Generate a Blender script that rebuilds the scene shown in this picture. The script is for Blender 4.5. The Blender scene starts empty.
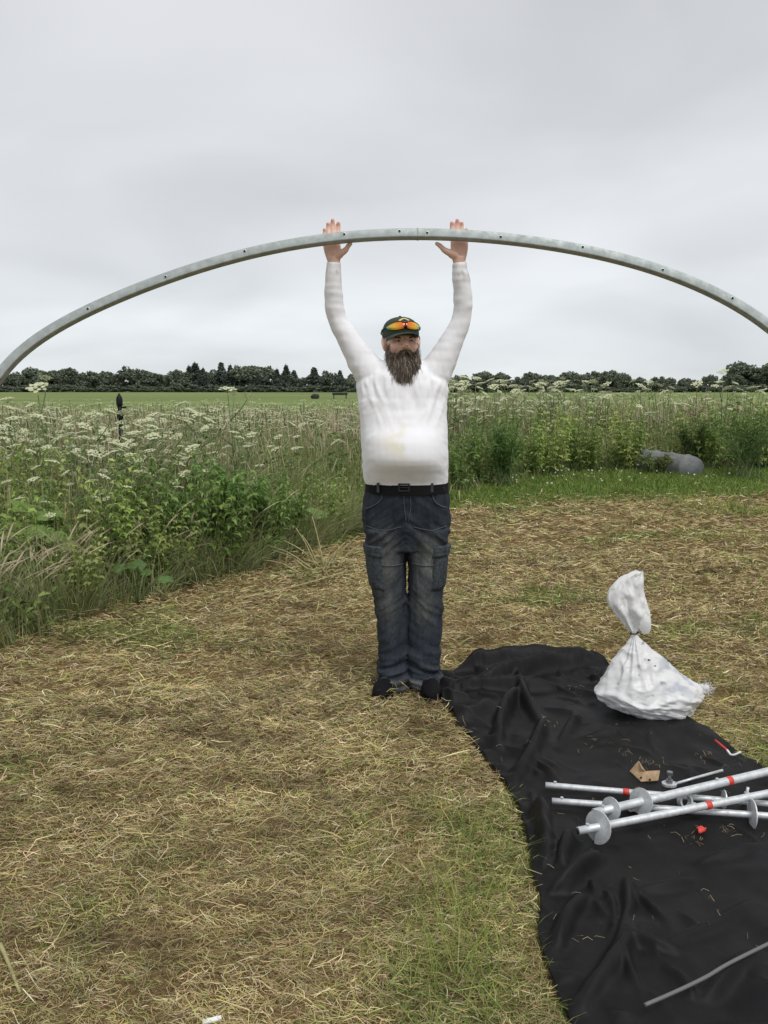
import bpy, math, random
import numpy as np
from mathutils import Vector, Matrix, Euler

R = math.radians
rng = np.random.default_rng(7)
random.seed(7)
scene = bpy.context.scene
col = scene.collection

# ------------------------------------------------------------------ camera
CAM_H, PITCH, FPX = 1.5, R(8.25), 828.0
cam_d = bpy.data.cameras.new('camera')
cam_d.sensor_fit = 'VERTICAL'
cam_d.sensor_height = 24.0
cam_d.lens = FPX / 1024 * 24.0
cam_d.clip_start = 0.05
cam_d.clip_end = 9000
cam = bpy.data.objects.new('camera', cam_d)
cam.location = (0, 0, CAM_H)
cam.rotation_euler = (R(90) - PITCH, 0, 0)
col.objects.link(cam)
scene.camera = cam

# ------------------------------------------------------------------ world: overcast
SUN_EL, SUN_AZ = R(58), R(150)          # azimuth measured like the Sky Texture
w = bpy.data.worlds.new('World')
scene.world = w
w.use_nodes = True
nt = w.node_tree
N, L = nt.nodes, nt.links
N.clear()
out = N.new('ShaderNodeOutputWorld')
bg = N.new('ShaderNodeBackground')
bg.inputs['Strength'].default_value = 0.1
sky = N.new('ShaderNodeTexSky')
sky.sky_type = 'NISHITA'
sky.sun_disc = False
sky.sun_elevation = SUN_EL
sky.sun_rotation = SUN_AZ
tc = N.new('ShaderNodeTexCoord')
sep = N.new('ShaderNodeSeparateXYZ')
L.new(tc.outputs['Generated'], sep.inputs[0])


def wmath(op, a, b=None, clamp=False):
    m = N.new('ShaderNodeMath')
    m.operation = op
    m.use_clamp = clamp
    for i, v in enumerate((a, b)):
        if v is None:
            continue
        if isinstance(v, (int, float)):
            m.inputs[i].default_value = v
        else:
            L.new(v, m.inputs[i])
    return m.outputs[0]


zc = wmath('MAXIMUM', sep.outputs['Z'], 0.0)
den = wmath('ADD', zc, 0.30)
cx_ = wmath('DIVIDE', sep.outputs['X'], den)
cy_ = wmath('DIVIDE', sep.outputs['Y'], den)
comb = N.new('ShaderNodeCombineXYZ')
L.new(cx_, comb.inputs[0])
L.new(cy_, comb.inputs[1])
n1 = N.new('ShaderNodeTexNoise')
n1.inputs['Scale'].default_value = 1.5
n1.inputs['Detail'].default_value = 5
n1.inputs['Roughness'].default_value = 0.42
n1.inputs['Distortion'].default_value = 0.35
mp = N.new('ShaderNodeMapping')
mp.inputs['Location'].default_value = (3.4, 1.2, 0)
mp.inputs['Scale'].default_value = (0.85, 1.0, 1)
L.new(comb.outputs[0], mp.inputs[0])
L.new(mp.outputs[0], n1.inputs['Vector'])
cr = N.new('ShaderNodeValToRGB')          # cloud base brightness
cr.color_ramp.elements[0].position = 0.30
cr.color_ramp.elements[0].color = (0.83, 0.835, 0.85, 1)
cr.color_ramp.elements[1].position = 0.68
cr.color_ramp.elements[1].color = (1.10, 1.10, 1.105, 1)
L.new(n1.outputs['Fac'], cr.inputs[0])
er = N.new('ShaderNodeValToRGB')          # overcast brightens towards the horizon
els = er.color_ramp.elements
els[0].position, els[0].color = 0.0, (0.68, 0.72, 0.735, 1)
els[1].position, els[1].color = 1.0, (0.62, 0.62, 0.63, 1)
for p_, c_ in ((0.06, (0.68, 0.712, 0.73, 1)), (0.16, (0.665, 0.685, 0.705, 1)), (0.34, (0.635, 0.645, 0.665, 1)), (0.6, (0.60, 0.605, 0.62, 1))):
    e = els.new(p_)
    e.color = c_
L.new(zc, er.inputs[0])
mul = N.new('ShaderNodeMixRGB')
mul.blend_type = 'MULTIPLY'
mul.inputs[0].default_value = 1
L.new(cr.outputs[0], mul.inputs[1])
L.new(er.outputs[0], mul.inputs[2])
gain = N.new('ShaderNodeMixRGB')
gain.blend_type = 'MULTIPLY'
gain.inputs[0].default_value = 1
gain.inputs[2].default_value = (9.0, 9.0, 9.0, 1)
L.new(mul.outputs[0], gain.inputs[1])
mixs = N.new('ShaderNodeMixRGB')
mixs.inputs[0].default_value = 0.96
L.new(sky.outputs[0], mixs.inputs[1])
L.new(gain.outputs[0], mixs.inputs[2])
L.new(mixs.outputs[0], bg.inputs['Color'])
L.new(bg.outputs[0], out.inputs[0])

sun_d = bpy.data.lights.new('sun', 'SUN')
sun_d.energy = 1.5
sun_d.angle = R(24)
sun_d.color = (1.0, 0.985, 0.96)
sun = bpy.data.objects.new('sun', sun_d)
sd = Vector((math.sin(SUN_AZ) * math.cos(SUN_EL), math.cos(SUN_AZ) * math.cos(SUN_EL), math.sin(SUN_EL)))
sun.rotation_euler = (-sd).to_track_quat('-Z', 'Y').to_euler()
sun.location = sd * 30
col.objects.link(sun)

vs = scene.view_settings
vs.view_transform = 'Standard'
vs.look = 'None'
vs.exposure = 0.38
vs.gamma = 1.0
vs.use_curve_mapping = False
scene.cycles.max_bounces = 6
scene.cycles.transparent_max_bounces = 6


# ------------------------------------------------------------------ helpers
def ray(px, py):
    x = (px - 384) / FPX
    y = (512 - py) / FPX
    return np.array([x, math.cos(PITCH) + y * math.sin(PITCH), -math.sin(PITCH) + y * math.cos(PITCH)])


def at(px, py, Y):
    r = ray(px, py)
    return np.array([0, 0, CAM_H]) + r * (Y / r[1])


def gnd(px, py, z=0.0):
    r = ray(px, py)
    return np.array([0, 0, CAM_H]) + r * ((z - CAM_H) / r[2])


_perm = np.random.default_rng(3).permutation(256)
_perm = np.concatenate([_perm, _perm, _perm])
_g = np.random.default_rng(4).normal(size=(256, 3))
_g /= np.linalg.norm(_g, axis=1)[:, None]


def perlin(P):
    P = np.asarray(P, float)
    i = np.floor(P).astype(int)
    f = P - i
    i &= 255
    u = f * f * f * (f * (f * 6 - 15) + 10)
    res = 0
    for dx in (0, 1):
        wx = u[:, 0] if dx else 1 - u[:, 0]
        for dy in (0, 1):
            wy = u[:, 1] if dy else 1 - u[:, 1]
            for dz in (0, 1):
                wz = u[:, 2] if dz else 1 - u[:, 2]
                h = _perm[_perm[_perm[(i[:, 0] + dx) & 255] + ((i[:, 1] + dy) & 255)] + ((i[:, 2] + dz) & 255)]
                g = _g[h]
                res = res + wx * wy * wz * (g[:, 0] * (f[:, 0] - dx) + g[:, 1] * (f[:, 1] - dy) + g[:, 2] * (f[:, 2] - dz))
    return res * 1.5


def fbm(P, octv=4, gain=0.5):
    P = np.asarray(P, float)
    a, s, t = 1.0, 0.0, 0.0
    for k in range(octv):
        s = s + a * perlin(P * (2 ** k) + 17.3 * k)
        t += a
        a *= gain
    return s / t


def sstep(a, b, x):
    t = np.clip((np.asarray(x, float) - a) / (b - a), 0, 1)
    return t * t * (3 - 2 * t)


BASE = {}


def mesh_np(name, V, F, colr=None, smooth=True):
    """V (n,3); F (m,k) array or list of arrays of faces"""
    V = np.asarray(V, np.float32)
    Fs = F if isinstance(F, list) else [F]
    Fs = [np.asarray(f, np.int32) for f in Fs if len(f)]
    loops = np.concatenate([f.ravel() for f in Fs])
    sizes = np.concatenate([np.full(len(f), f.shape[1], np.int32) for f in Fs])
    starts = np.concatenate([[0], np.cumsum(sizes)[:-1]]).astype(np.int32)
    me = bpy.data.meshes.new(name)
    me.vertices.add(len(V))
    me.vertices.foreach_set('co', V.ravel())
    me.loops.add(len(loops))
    me.loops.foreach_set('vertex_index', loops)
    me.polygons.add(len(sizes))
    me.polygons.foreach_set('loop_start', starts)
    me.update(calc_edges=True)
    me.polygons.foreach_set('use_smooth', np.full(len(sizes), bool(smooth)))
    if colr is not None:
        a = me.attributes.new('tint', 'FLOAT_COLOR', 'POINT')
        c = np.ones((len(V), 4), np.float32)
        c[:, :3] = colr
        a.data.foreach_set('color', c.ravel())
    return me


def link(name, me, mat=None, parent=None, label=None, cat=None, group=None, kind=None, world=True):
    """one mesh object; vertices given in world space unless world=False"""
    o = bpy.data.objects.new(name, me)
    if mat is not None and len(me.materials) == 0:
        for m_ in (mat if isinstance(mat, (list, tuple)) else [mat]):
            me.materials.append(m_)
    col.objects.link(o)
    if parent is not None:
        o.parent = parent
        b = BASE.get(parent.name)
        BASE[o.name] = b
        if world and b is not None:
            me.transform(Matrix.Translation(-b))
    if label:
        o['label'] = label
    if cat:
        o['category'] = cat
    if group:
        o['group'] = group
    if kind:
        o['kind'] = kind
    return o


def thing(name, label, cat, loc=(0, 0, 0), group=None, rz=0):
    o = bpy.data.objects.new(name, None)
    o.empty_display_size = 0.1
    o.location = loc
    o.rotation_euler = (0, 0, rz)
    o['label'] = label
    o['category'] = cat
    if group:
        o['group'] = group
    col.objects.link(o)
    BASE[o.name] = Vector(loc)
    return o


def dup(root, loc, rz=0, sc=1.0, label=None, group=None):
    r = root.copy()
    col.objects.link(r)
    r.location = loc
    r.rotation_euler = (0, 0, rz)
    r.scale = (sc, sc, sc)
    if label:
        r['label'] = label
    if group:
        r['group'] = group
    for ch in list(root.children):
        c = ch.copy()
        col.objects.link(c)
        c.parent = r
        for g in list(ch.children):
            d = g.copy()
            col.objects.link(d)
            d.parent = c
    return r


def mat(name, base=(0.5, 0.5, 0.5), rough=0.6, metal=0.0, spec=0.5, tint=False, trans=0.0):
    m = bpy.data.materials.new(name)
    m.use_nodes = True
    n = m.node_tree.nodes
    b = n['Principled BSDF']
    b.inputs['Base Color'].default_value = (*base, 1)
    b.inputs['Roughness'].default_value = rough
    b.inputs['Metallic'].default_value = metal
    b.inputs['Specular IOR Level'].default_value = spec
    src = None
    if tint:
        a = n.new('ShaderNodeAttribute')
        a.attribute_name = 'tint'
        src = a.outputs['Color']
        m.node_tree.links.new(src, b.inputs['Base Color'])
    if trans > 0:
        t = n.new('ShaderNodeBsdfTranslucent')
        t.inputs['Color'].default_value = (*base, 1)
        if src:
            m.node_tree.links.new(src, t.inputs['Color'])
        mx = n.new('ShaderNodeMixShader')
        mx.inputs[0].default_value = trans
        m.node_tree.links.new(b.outputs[0], mx.inputs[1])
        m.node_tree.links.new(t.outputs[0], mx.inputs[2])
        m.node_tree.links.new(mx.outputs[0], n['Material Output'].inputs['Surface'])
    return m


def nodes(m):
    return m.node_tree.nodes, m.node_tree.links, m.node_tree.nodes['Principled BSDF']


def noise_node(m, scale, detail=4, rough=0.5, coord='Object', stretch=None, dist=0.0):
    n, l, b = nodes(m)
    t = n.new('ShaderNodeTexCoord')
    x = n.new('ShaderNodeTexNoise')
    x.inputs['Scale'].default_value = scale
    x.inputs['Detail'].default_value = detail
    x.inputs['Roughness'].default_value = rough
    x.inputs['Distortion'].default_value = dist
    if stretch:
        mp_ = n.new('ShaderNodeMapping')
        mp_.inputs['Scale'].default_value = stretch
        l.new(t.outputs[coord], mp_.inputs[0])
        l.new(mp_.outputs[0], x.inputs['Vector'])
    else:
        l.new(t.outputs[coord], x.inputs['Vector'])
    return x


def ramp_node(m, src, stops):
    n, l, b = nodes(m)
    r = n.new('ShaderNodeValToRGB')
    e = r.color_ramp.elements
    while len(e) < len(stops):
        e.new(0.5)
    for i, (p_, c_) in enumerate(stops):
        e[i].position = p_
        e[i].color = (*c_, 1) if len(c_) == 3 else c_
    l.new(src, r.inputs[0])
    return r.outputs[0]


def bump(m, src, strength, dist=0.01):
    n, l, b = nodes(m)
    bp = n.new('ShaderNodeBump')
    bp.inputs['Strength'].default_value = strength
    bp.inputs['Distance'].default_value = dist
    l.new(src, bp.inputs['Height'])
    if b.inputs['Normal'].is_linked:
        l.new(b.inputs['Normal'].links[0].from_socket, bp.inputs['Normal'])
    l.new(bp.outputs[0], b.inputs['Normal'])


def mixc(m, fac, a, c2, mode='MIX'):
    n, l, b = nodes(m)
    x = n.new('ShaderNodeMixRGB')
    x.blend_type = mode
    for i, v in ((0, fac), (1, a), (2, c2)):
        if isinstance(v, (int, float)):
            x.inputs[i].default_value = v
        elif isinstance(v, tuple):
            x.inputs[i].default_value = (*v, 1)
        else:
            l.new(v, x.inputs[i])
    return x.outputs[0]


def ribbons(P, W, side=None, colr=None, vary_tip=None):
    """P (n,s,3) polylines, W (n,) or (n,s) half widths -> V,F,C"""
    P = np.asarray(P, np.float32)
    n, s, _ = P.shape
    W = np.asarray(W, np.float32)
    if W.ndim == 1:
        W = W[:, None] * np.ones((1, s), np.float32)
    T = np.gradient(P, axis=1)
    T /= np.linalg.norm(T, axis=2, keepdims=True) + 1e-9
    if side is None:
        u = rng.normal(size=(n, 1, 3)).astype(np.float32) * 0.6
        u[:, :, 2] += 1.0
        side = np.cross(T, np.broadcast_to(u, T.shape))
    else:
        side = np.broadcast_to(np.asarray(side, np.float32), T.shape)
    side = side / (np.linalg.norm(side, axis=2, keepdims=True) + 1e-9)
    V = np.stack([P - side * W[:, :, None], P + side * W[:, :, None]], axis=2).reshape(-1, 3)
    b = (np.arange(n)[:, None] * s + np.arange(s - 1)[None]) * 2
    F = np.stack([b, b + 1, b + 3, b + 2], axis=-1).reshape(-1, 4)
    C = None
    if colr is not None:
        c = np.asarray(colr, np.float32)
        if c.ndim == 2:
            c = np.repeat(c[:, None, :], s, axis=1)
        C = np.repeat(c[:, :, None, :], 2, axis=2).reshape(-1, 3)
    return V, F, C


def merge(parts):
    """list of (V,F[,C]) with quad or tri faces -> V,[F4,F3],C"""
    Vs, F4, F3, Cs, k = [], [], [], [], 0
    for p_ in parts:
        V, F = np.asarray(p_[0], float), p_[1]
        for f in (F if isinstance(F, list) else [F]):
            f = np.asarray(f, int)
            if len(f) == 0:
                continue
            (F4 if f.shape[1] == 4 else F3).append(f + k)
        Vs.append(V)
        if len(p_) > 2 and p_[2] is not None:
            Cs.append(np.asarray(p_[2], float) * np.ones((len(V), 1)))
        k += len(V)
    F = [np.concatenate(f) for f in (F4, F3) if f]
    return np.concatenate(Vs), F, (np.concatenate(Cs) if len(Cs) == len(parts) else None)


def tube(path, rad, n=12, squash=1.0, up=(0, 0, 1), cap=True, power=2.0):
    """closed tube along path; rad: per point radius or (ra, rb)"""
    P = np.asarray(path, float)
    s = len(P)
    rad = np.asarray(rad, float)
    if rad.ndim == 0:
        rad = np.full((s, 2), float(rad))
    elif rad.ndim == 1:
        rad = np.stack([rad, rad * squash], 1)
    T = np.gradient(P, axis=0)
    T /= np.linalg.norm(T, axis=1)[:, None] + 1e-12
    up = np.asarray(up, float)
    A = np.cross(T, up)
    bad = np.linalg.norm(A, axis=1) < 1e-3
    A[bad] = np.cross(T[bad], np.array([0, 1.0, 0.01]))
    A /= np.linalg.norm(A, axis=1)[:, None]
    B = np.cross(A, T)
    th = np.linspace(0, 2 * np.pi, n, endpoint=False)
    c, sn = np.cos(th), np.sin(th)
    e = 2.0 / power
    c = np.sign(c) * np.abs(c) ** e
    sn = np.sign(sn) * np.abs(sn) ** e
    V = P[:, None] + A[:, None] * (rad[:, 0, None] * c[None])[..., None] + B[:, None] * (rad[:, 1, None] * sn[None])[..., None]
    V = V.reshape(-1, 3)
    i = np.arange(s - 1)[:, None] * n
    j = np.arange(n)[None]
    F = np.stack([i + j, i + (j + 1) % n, i + n + (j + 1) % n, i + n + j], -1).reshape(-1, 4)
    if not cap:
        return V, F
    V = np.concatenate([V, P[:1], P[-1:]])
    jj = np.arange(n)
    c0 = np.stack([np.full(n, s * n), (jj + 1) % n, jj], 1)
    c1 = np.stack([np.full(n, s * n + 1), (s - 1) * n + jj, (s - 1) * n + (jj + 1) % n], 1)
    return V, [F, np.concatenate([c0, c1])]


def rings(R_, cap=True):
    """R_ (s,n,3) ring points -> closed loft"""
    R_ = np.asarray(R_, float)
    s, n, _ = R_.shape
    V = R_.reshape(-1, 3)
    i = np.arange(s - 1)[:, None] * n
    j = np.arange(n)[None]
    F = np.stack([i + j, i + (j + 1) % n, i + n + (j + 1) % n, i + n + j], -1).reshape(-1, 4)
    if not cap:
        return V, F
    V = np.concatenate([V, R_[0].mean(0)[None], R_[-1].mean(0)[None]])
    jj = np.arange(n)
    c0 = np.stack([np.full(n, s * n), (jj + 1) % n, jj], 1)
    c1 = np.stack([np.full(n, s * n + 1), (s - 1) * n + jj, (s - 1) * n + (jj + 1) % n], 1)
    return V, [F, np.concatenate([c0, c1])]


def ellipsoid(c, r, rot=None, nu=20, nv=12):
    u = np.linspace(0, 2 * np.pi, nu, endpoint=False)
    v = np.linspace(0.02, np.pi - 0.02, nv)
    X = np.stack([np.sin(v)[:, None] * np.cos(u)[None], np.sin(v)[:, None] * np.sin(u)[None], np.cos(v)[:, None] * np.ones((1, nu))], -1)
    X = X * np.asarray(r)
    if rot is not None:
        X = X @ np.array(Euler(rot).to_matrix()).T
    return rings(X + np.asarray(c))


def box(c, h, rot=None):
    s = np.array([[x, y, z] for x in (-1, 1) for y in (-1, 1) for z in (-1, 1)], float) * np.asarray(h)
    if rot is not None:
        s = s @ np.array(Euler(rot).to_matrix()).T
    F = np.array([[0, 1, 3, 2], [4, 6, 7, 5], [0, 4, 5, 1], [2, 3, 7, 6], [0, 2, 6, 4], [1, 5, 7, 3]])
    return s + np.asarray(c), F


def catmull(P, n):
    P = np.asarray(P, float)
    k = len(P)
    t = np.linspace(0, k - 1, n)
    i = np.clip(t.astype(int), 0, k - 2)
    f = (t - i)[:, None]
    g = lambda j: P[np.clip(j, 0, k - 1)]
    p0, p1, p2, p3 = g(i - 1), g(i), g(i + 1), g(i + 2)
    p0 = np.where((i - 1 < 0)[:, None], 2 * p1 - p2, p0)
    p3 = np.where((i + 2 > k - 1)[:, None], 2 * p2 - p1, p3)
    return 0.5 * (2 * p1 + (p2 - p0) * f + (2 * p0 - 5 * p1 + 4 * p2 - p3) * f ** 2 + (-p0 + 3 * p1 - 3 * p2 + p3) * f ** 3)


def remeshed(parts, voxel, smooth_it=4, factor=0.5):
    V, F, _ = merge(parts)
    me = mesh_np('tmp', V, F)
    o = bpy.data.objects.new('tmp', me)
    col.objects.link(o)
    m = o.modifiers.new('r', 'REMESH')
    m.mode = 'VOXEL'
    m.voxel_size = voxel
    m.use_smooth_shade = True
    if smooth_it:
        s = o.modifiers.new('s', 'SMOOTH')
        s.iterations = smooth_it
        s.factor = factor
    dg = bpy.context.evaluated_depsgraph_get()
    dg.update()
    res = bpy.data.meshes.new_from_object(o.evaluated_get(dg))
    bpy.data.objects.remove(o)
    bpy.data.meshes.remove(me)
    return res


def get_v(me):
    v = np.empty(len(me.vertices) * 3, np.float32)
    me.vertices.foreach_get('co', v)
    return v.reshape(-1, 3).astype(float)


def get_n(me):
    v = np.empty(len(me.vertices) * 3, np.float32)
    me.vertex_normals.foreach_get('vector', v)
    return v.reshape(-1, 3).astype(float)


def set_v(me, V):
    me.vertices.foreach_set('co', np.asarray(V, np.float32).ravel())
    me.update()


def set_tint(me, C):
    a = me.attributes.new('tint', 'FLOAT_COLOR', 'POINT')
    c = np.ones((len(me.vertices), 4), np.float32)
    c[:, :3] = C
    a.data.foreach_set('color', c.ravel())


def pick(pal, n, jit=0.18):
    pal = np.asarray(pal, float)
    wgt = pal[:, 3] / pal[:, 3].sum()
    i = rng.choice(len(pal), n, p=wgt)
    c = pal[i, :3] * (1 + rng.normal(0, jit, (n, 1))) * (1 + rng.normal(0, jit * 0.25, (n, 3)))
    return np.clip(c, 0.005, 0.9)


# ------------------------------------------------------------------ ground
XB = np.array([-30, -12, -8, -4, -2.6, -2.26, -1.86, -1.02, -0.26, 0.88, 3.0, 5.6, 12, 40])
YB = np.array([-14, -2.5, 1.0, 3.0, 4.3, 4.75, 5.9, 7.2, 8.9, 10.9, 11.7, 12.1, 12.6, 13])
YT = np.array([-14, -2.5, 1.0, 3.0, 4.3, 4.75, 5.9, 7.2, 9.0, 11.6, 14.2, 14.8, 15, 15])


def yb(x):
    return np.interp(x, XB, YB)


def yt(x):
    return np.interp(x, XB, YT)


def ground_z(x, y):
    x = np.asarray(x, float)
    y = np.asarray(y, float)
    d = np.hypot(x, y)
    P = np.stack([x, y, 0 * x], -1).reshape(-1, 3)
    b = (0.022 * fbm(P * 1.1, 3) + 0.034 * fbm(P * 3.6 + 9, 3)).reshape(x.shape)
    b = b * (1 - sstep(12, 18, d)) * (1 - np.exp(-((x - 0.1) ** 2 + (y - 3.95) ** 2) / 0.12))
    b = b + 0.05 * sstep(0.0, 0.5, y - yb(x)) * (1 - sstep(30, 60, d))
    far = 1.4 * sstep(60, 380, d)
    return b + far


rr = [0.25]
while rr[-1] < 5000:
    rr.append(rr[-1] * 1.026 + 0.01)
rr = np.array(rr)
ang = np.concatenate([np.linspace(-48, 48, 170), np.linspace(54, 306, 43)])
ang = np.radians(ang)
Xg = rr[:, None] * np.sin(ang)[None]
Yg = rr[:, None] * np.cos(ang)[None]
Zg = ground_z(Xg, Yg)
Vg, Fg = rings(np.stack([Xg, Yg, Zg], -1), cap=True)
Fg[1] = Fg[1][:len(ang)]
d_ = np.hypot(Vg[:, 0], Vg[:, 1])
n_a = fbm(Vg * 0.9, 4)[:, None]
n_b = fbm(Vg * 5.0 + 4, 3)[:, None]
soil = np.array([0.19, 0.132, 0.06]) * (1 + 0.5 * n_b)
soil = soil + (np.array([0.085, 0.105, 0.035]) - soil) * sstep(0.0, 0.35, n_a) * 0.7
green = np.array([0.060, 0.105, 0.025]) * (1 + 0.4 * n_b)
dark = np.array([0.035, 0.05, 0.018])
n_f = fbm(Vg * np.array([0.02, 0.05, 1]) + 3, 3)[:, None]
field = np.array([0.165, 0.215, 0.075]) * (1 + 0.35 * n_f)
dy = (Vg[:, 1] - yb(Vg[:, 0]))[:, None]
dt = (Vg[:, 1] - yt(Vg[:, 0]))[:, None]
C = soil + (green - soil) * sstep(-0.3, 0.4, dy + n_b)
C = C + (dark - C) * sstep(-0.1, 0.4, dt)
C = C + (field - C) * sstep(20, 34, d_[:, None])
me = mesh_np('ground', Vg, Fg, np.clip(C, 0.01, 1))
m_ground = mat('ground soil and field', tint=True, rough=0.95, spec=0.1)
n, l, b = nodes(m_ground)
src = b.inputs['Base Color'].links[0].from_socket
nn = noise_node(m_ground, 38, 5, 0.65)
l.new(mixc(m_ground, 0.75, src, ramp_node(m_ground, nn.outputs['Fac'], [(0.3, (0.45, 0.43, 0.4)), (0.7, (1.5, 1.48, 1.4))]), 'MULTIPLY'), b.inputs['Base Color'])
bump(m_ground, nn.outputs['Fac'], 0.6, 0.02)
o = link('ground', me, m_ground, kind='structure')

# ------------------------------------------------------------------ person
PY = 4.04
X0 = at(405, 560, PY)[0]
person = thing('person', 'bearded man in white long-sleeved shirt and cargo jeans holding a metal hoop overhead', 'person', (X0, PY, 0))

m_skin = mat('skin', rough=0.5, tint=True)
b = m_skin.node_tree.nodes['Principled BSDF']
b.inputs['Subsurface Weight'].default_value = 0.12
b.inputs['Subsurface Radius'].default_value = (0.012, 0.004, 0.002)
bump(m_skin, noise_node(m_skin, 160, 3).outputs['Fac'], 0.15, 0.002)

m_shirt = mat('white cotton shirt', (0.8, 0.79, 0.8), 0.85, tint=True, spec=0.2)
nn = noise_node(m_shirt, 700, 2)
bump(m_shirt, nn.outputs['Fac'], 0.15, 0.001)

m_denim = mat('worn blue denim', rough=0.85, tint=True, spec=0.2)
n, l, b = nodes(m_denim)
src = b.inputs['Base Color'].links[0].from_socket
nn = noise_node(m_denim, 260, 3, 0.7, stretch=(1, 1, 0.22))
n2 = noise_node(m_denim, 14, 4, 0.6, stretch=(1.6, 1.6, 0.8))
c1 = mixc(m_denim, 0.8, src, ramp_node(m_denim, nn.outputs['Fac'], [(0.3, (0.55, 0.57, 0.6)), (0.7, (1.5, 1.5, 1.5))]), 'MULTIPLY')
c1 = mixc(m_denim, 0.8, c1, ramp_node(m_denim, n2.outputs['Fac'], [(0.3, (0.6, 0.6, 0.62)), (0.7, (1.45, 1.45, 1.4))]), 'MULTIPLY')
l.new(c1, b.inputs['Base Color'])
bump(m_denim, nn.outputs['Fac'], 0.3, 0.002)


def section(pl, pr, py, yf, yk, n=36, power=2.3):
    """horizontal torso ring: silhouette pixels pl/pr on the row py, front/back depth offsets (m)"""
    a, b_ = at(pl, py, PY), at(pr, py, PY)
    cx, rx, z = (a[0] + b_[0]) / 2, (b_[0] - a[0]) / 2, a[2]
    th = np.linspace(0, 2 * np.pi, n, endpoint=False)
    c, s = np.cos(th), np.sin(th)
    e = 2 / power
    c = np.sign(c) * np.abs(c) ** e
    s = np.sign(s) * np.abs(s) ** e
    y = PY + np.where(s < 0, -s * yf, s * yk)
    return np.stack([cx + rx * c, y, np.full(n, z)], 1)


# torso rows: left px, right px, row, front, back
TORSO = [(366.5, 447, 487, -0.148, 0.135), (364.5, 448, 481, -0.153, 0.135), (363, 448, 473, -0.182, 0.135), (362, 448, 458, -0.236, 0.13),
         (361, 447.5, 440, -0.226, 0.13), (360, 447, 425, -0.182, 0.13), (359, 446, 410, -0.152, 0.13), (357.5, 446, 398, -0.135, 0.13),
         (357, 446.5, 388, -0.128, 0.125), (360, 444, 378, -0.115, 0.115), (370, 434, 368, -0.090, 0.10), (383, 421, 361, -0.068, 0.08), (389, 415, 356, -0.055, 0.07)]


def torso_rings(shrink=0.0):
    rs = [section(a, b_, c, f, k) for a, b_, c, f, k in TORSO]
    rs = np.array(rs)
    if shrink:
        cc = rs.mean(1, keepdims=True)
        rs = cc + (rs - cc) * (1 - shrink)
    # densify
    s, n, _ = rs.shape
    return np.stack([catmull(rs[:, j], 40) for j in range(n)], 1)


SH_L, EL_L, WR_L = at(370, 371, PY), at(337, 318, PY - 0.01), at(334, 262, PY - 0.05)
SH_R, EL_R, WR_R = at(435, 371, PY), at(461.5, 318, PY - 0.01), at(459, 262, PY - 0.05)


def arm(sh, el, wr, sgn, k=1.0, end=None):
    pts = [at(390 if sgn < 0 else 416, 385, PY), sh, sh * 0.5 + el * 0.5 + np.array([sgn * 0.008, 0, 0]), el, el * 0.55 + wr * 0.45 + np.array([sgn * 0.010, 0, 0]), wr]
    P = catmull(pts, 34)
    rad = np.interp(np.linspace(0, 5, 34), [0, 1, 2, 3, 4, 5], [0.085, 0.078, 0.057, 0.0455, 0.0445, 0.0345]) * k
    return P, rad


# --- shirt
parts = [rings(torso_rings())]
for (sh, el, wr, sgn) in ((SH_L, EL_L, WR_L, -1), (SH_R, EL_R, WR_R, 1)):
    P, rad = arm(sh, el, wr, sgn)
    parts.append(tube(P, rad, 20, up=(0, 1, 0)))
    # armpit web
    a = at(372 if sgn < 0 else 435, 392, PY)
    parts.append(ellipsoid(a, (0.055, 0.09, 0.075)))
me = remeshed(parts, 0.007, 7)
V, Nn = get_v(me), get_n(me)
rel = V - np.array([X0, PY, 0])
# folds: shoulders bunch, tight over the belly, loose at hem and sleeves
fold = fbm(V * np.array([14, 14, 5]) + 3, 3)
fold2 = fbm(V * np.array([5, 5, 22]) + 8, 2)
fold3 = 1 - np.abs(fbm(V * np.array([26, 16, 7]) + 21, 2)) * 2
sleeve = sstep(1.50, 1.62, V[:, 2])
chest = sstep(1.30, 1.42, V[:, 2]) * (1 - sleeve)
should = np.exp(-((V[:, 2] - 1.53) / 0.10) ** 2)
forearm = sstep(1.84, 1.95, V[:, 2])
belly = np.exp(-((V[:, 2] - 1.17) / 0.12) ** 2) * (rel[:, 1] < 0)
amp = 0.0026 + 0.006 * should + 0.004 * chest
disp = fold * amp * (1 - 0.7 * belly) + fold2 * (0.0028 * forearm + 0.0016 * sleeve + 0.0022) * (1 - 0.8 * belly) + fold3 * 0.006 * should
ridge = np.clip(1 - 5 * np.abs(fbm(np.stack([rel[:, 0] * 9 + 2.5 * (V[:, 2] - 1.3) * np.sign(rel[:, 0]), rel[:, 1] * 9, V[:, 2] * 5 - np.abs(rel[:, 0]) * 7], 1) + 44, 2)), -0.4, 1)
disp += ridge * (0.0005 + 0.0014 * chest + 0.0022 * should + 0.0005 * sleeve) * (1 - 0.75 * belly)
side_z = np.exp(-((np.abs(rel[:, 0]) - 0.19) / 0.05) ** 2) * (1 - sleeve)
disp += 0.0018 * side_z * np.clip(1 - 4 * np.abs(fbm(np.stack([rel[:, 0] * 4, rel[:, 1] * 6, V[:, 2] * 16 + np.abs(rel[:, 0]) * 9], 1) + 14, 2)), -.3, 1)
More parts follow.
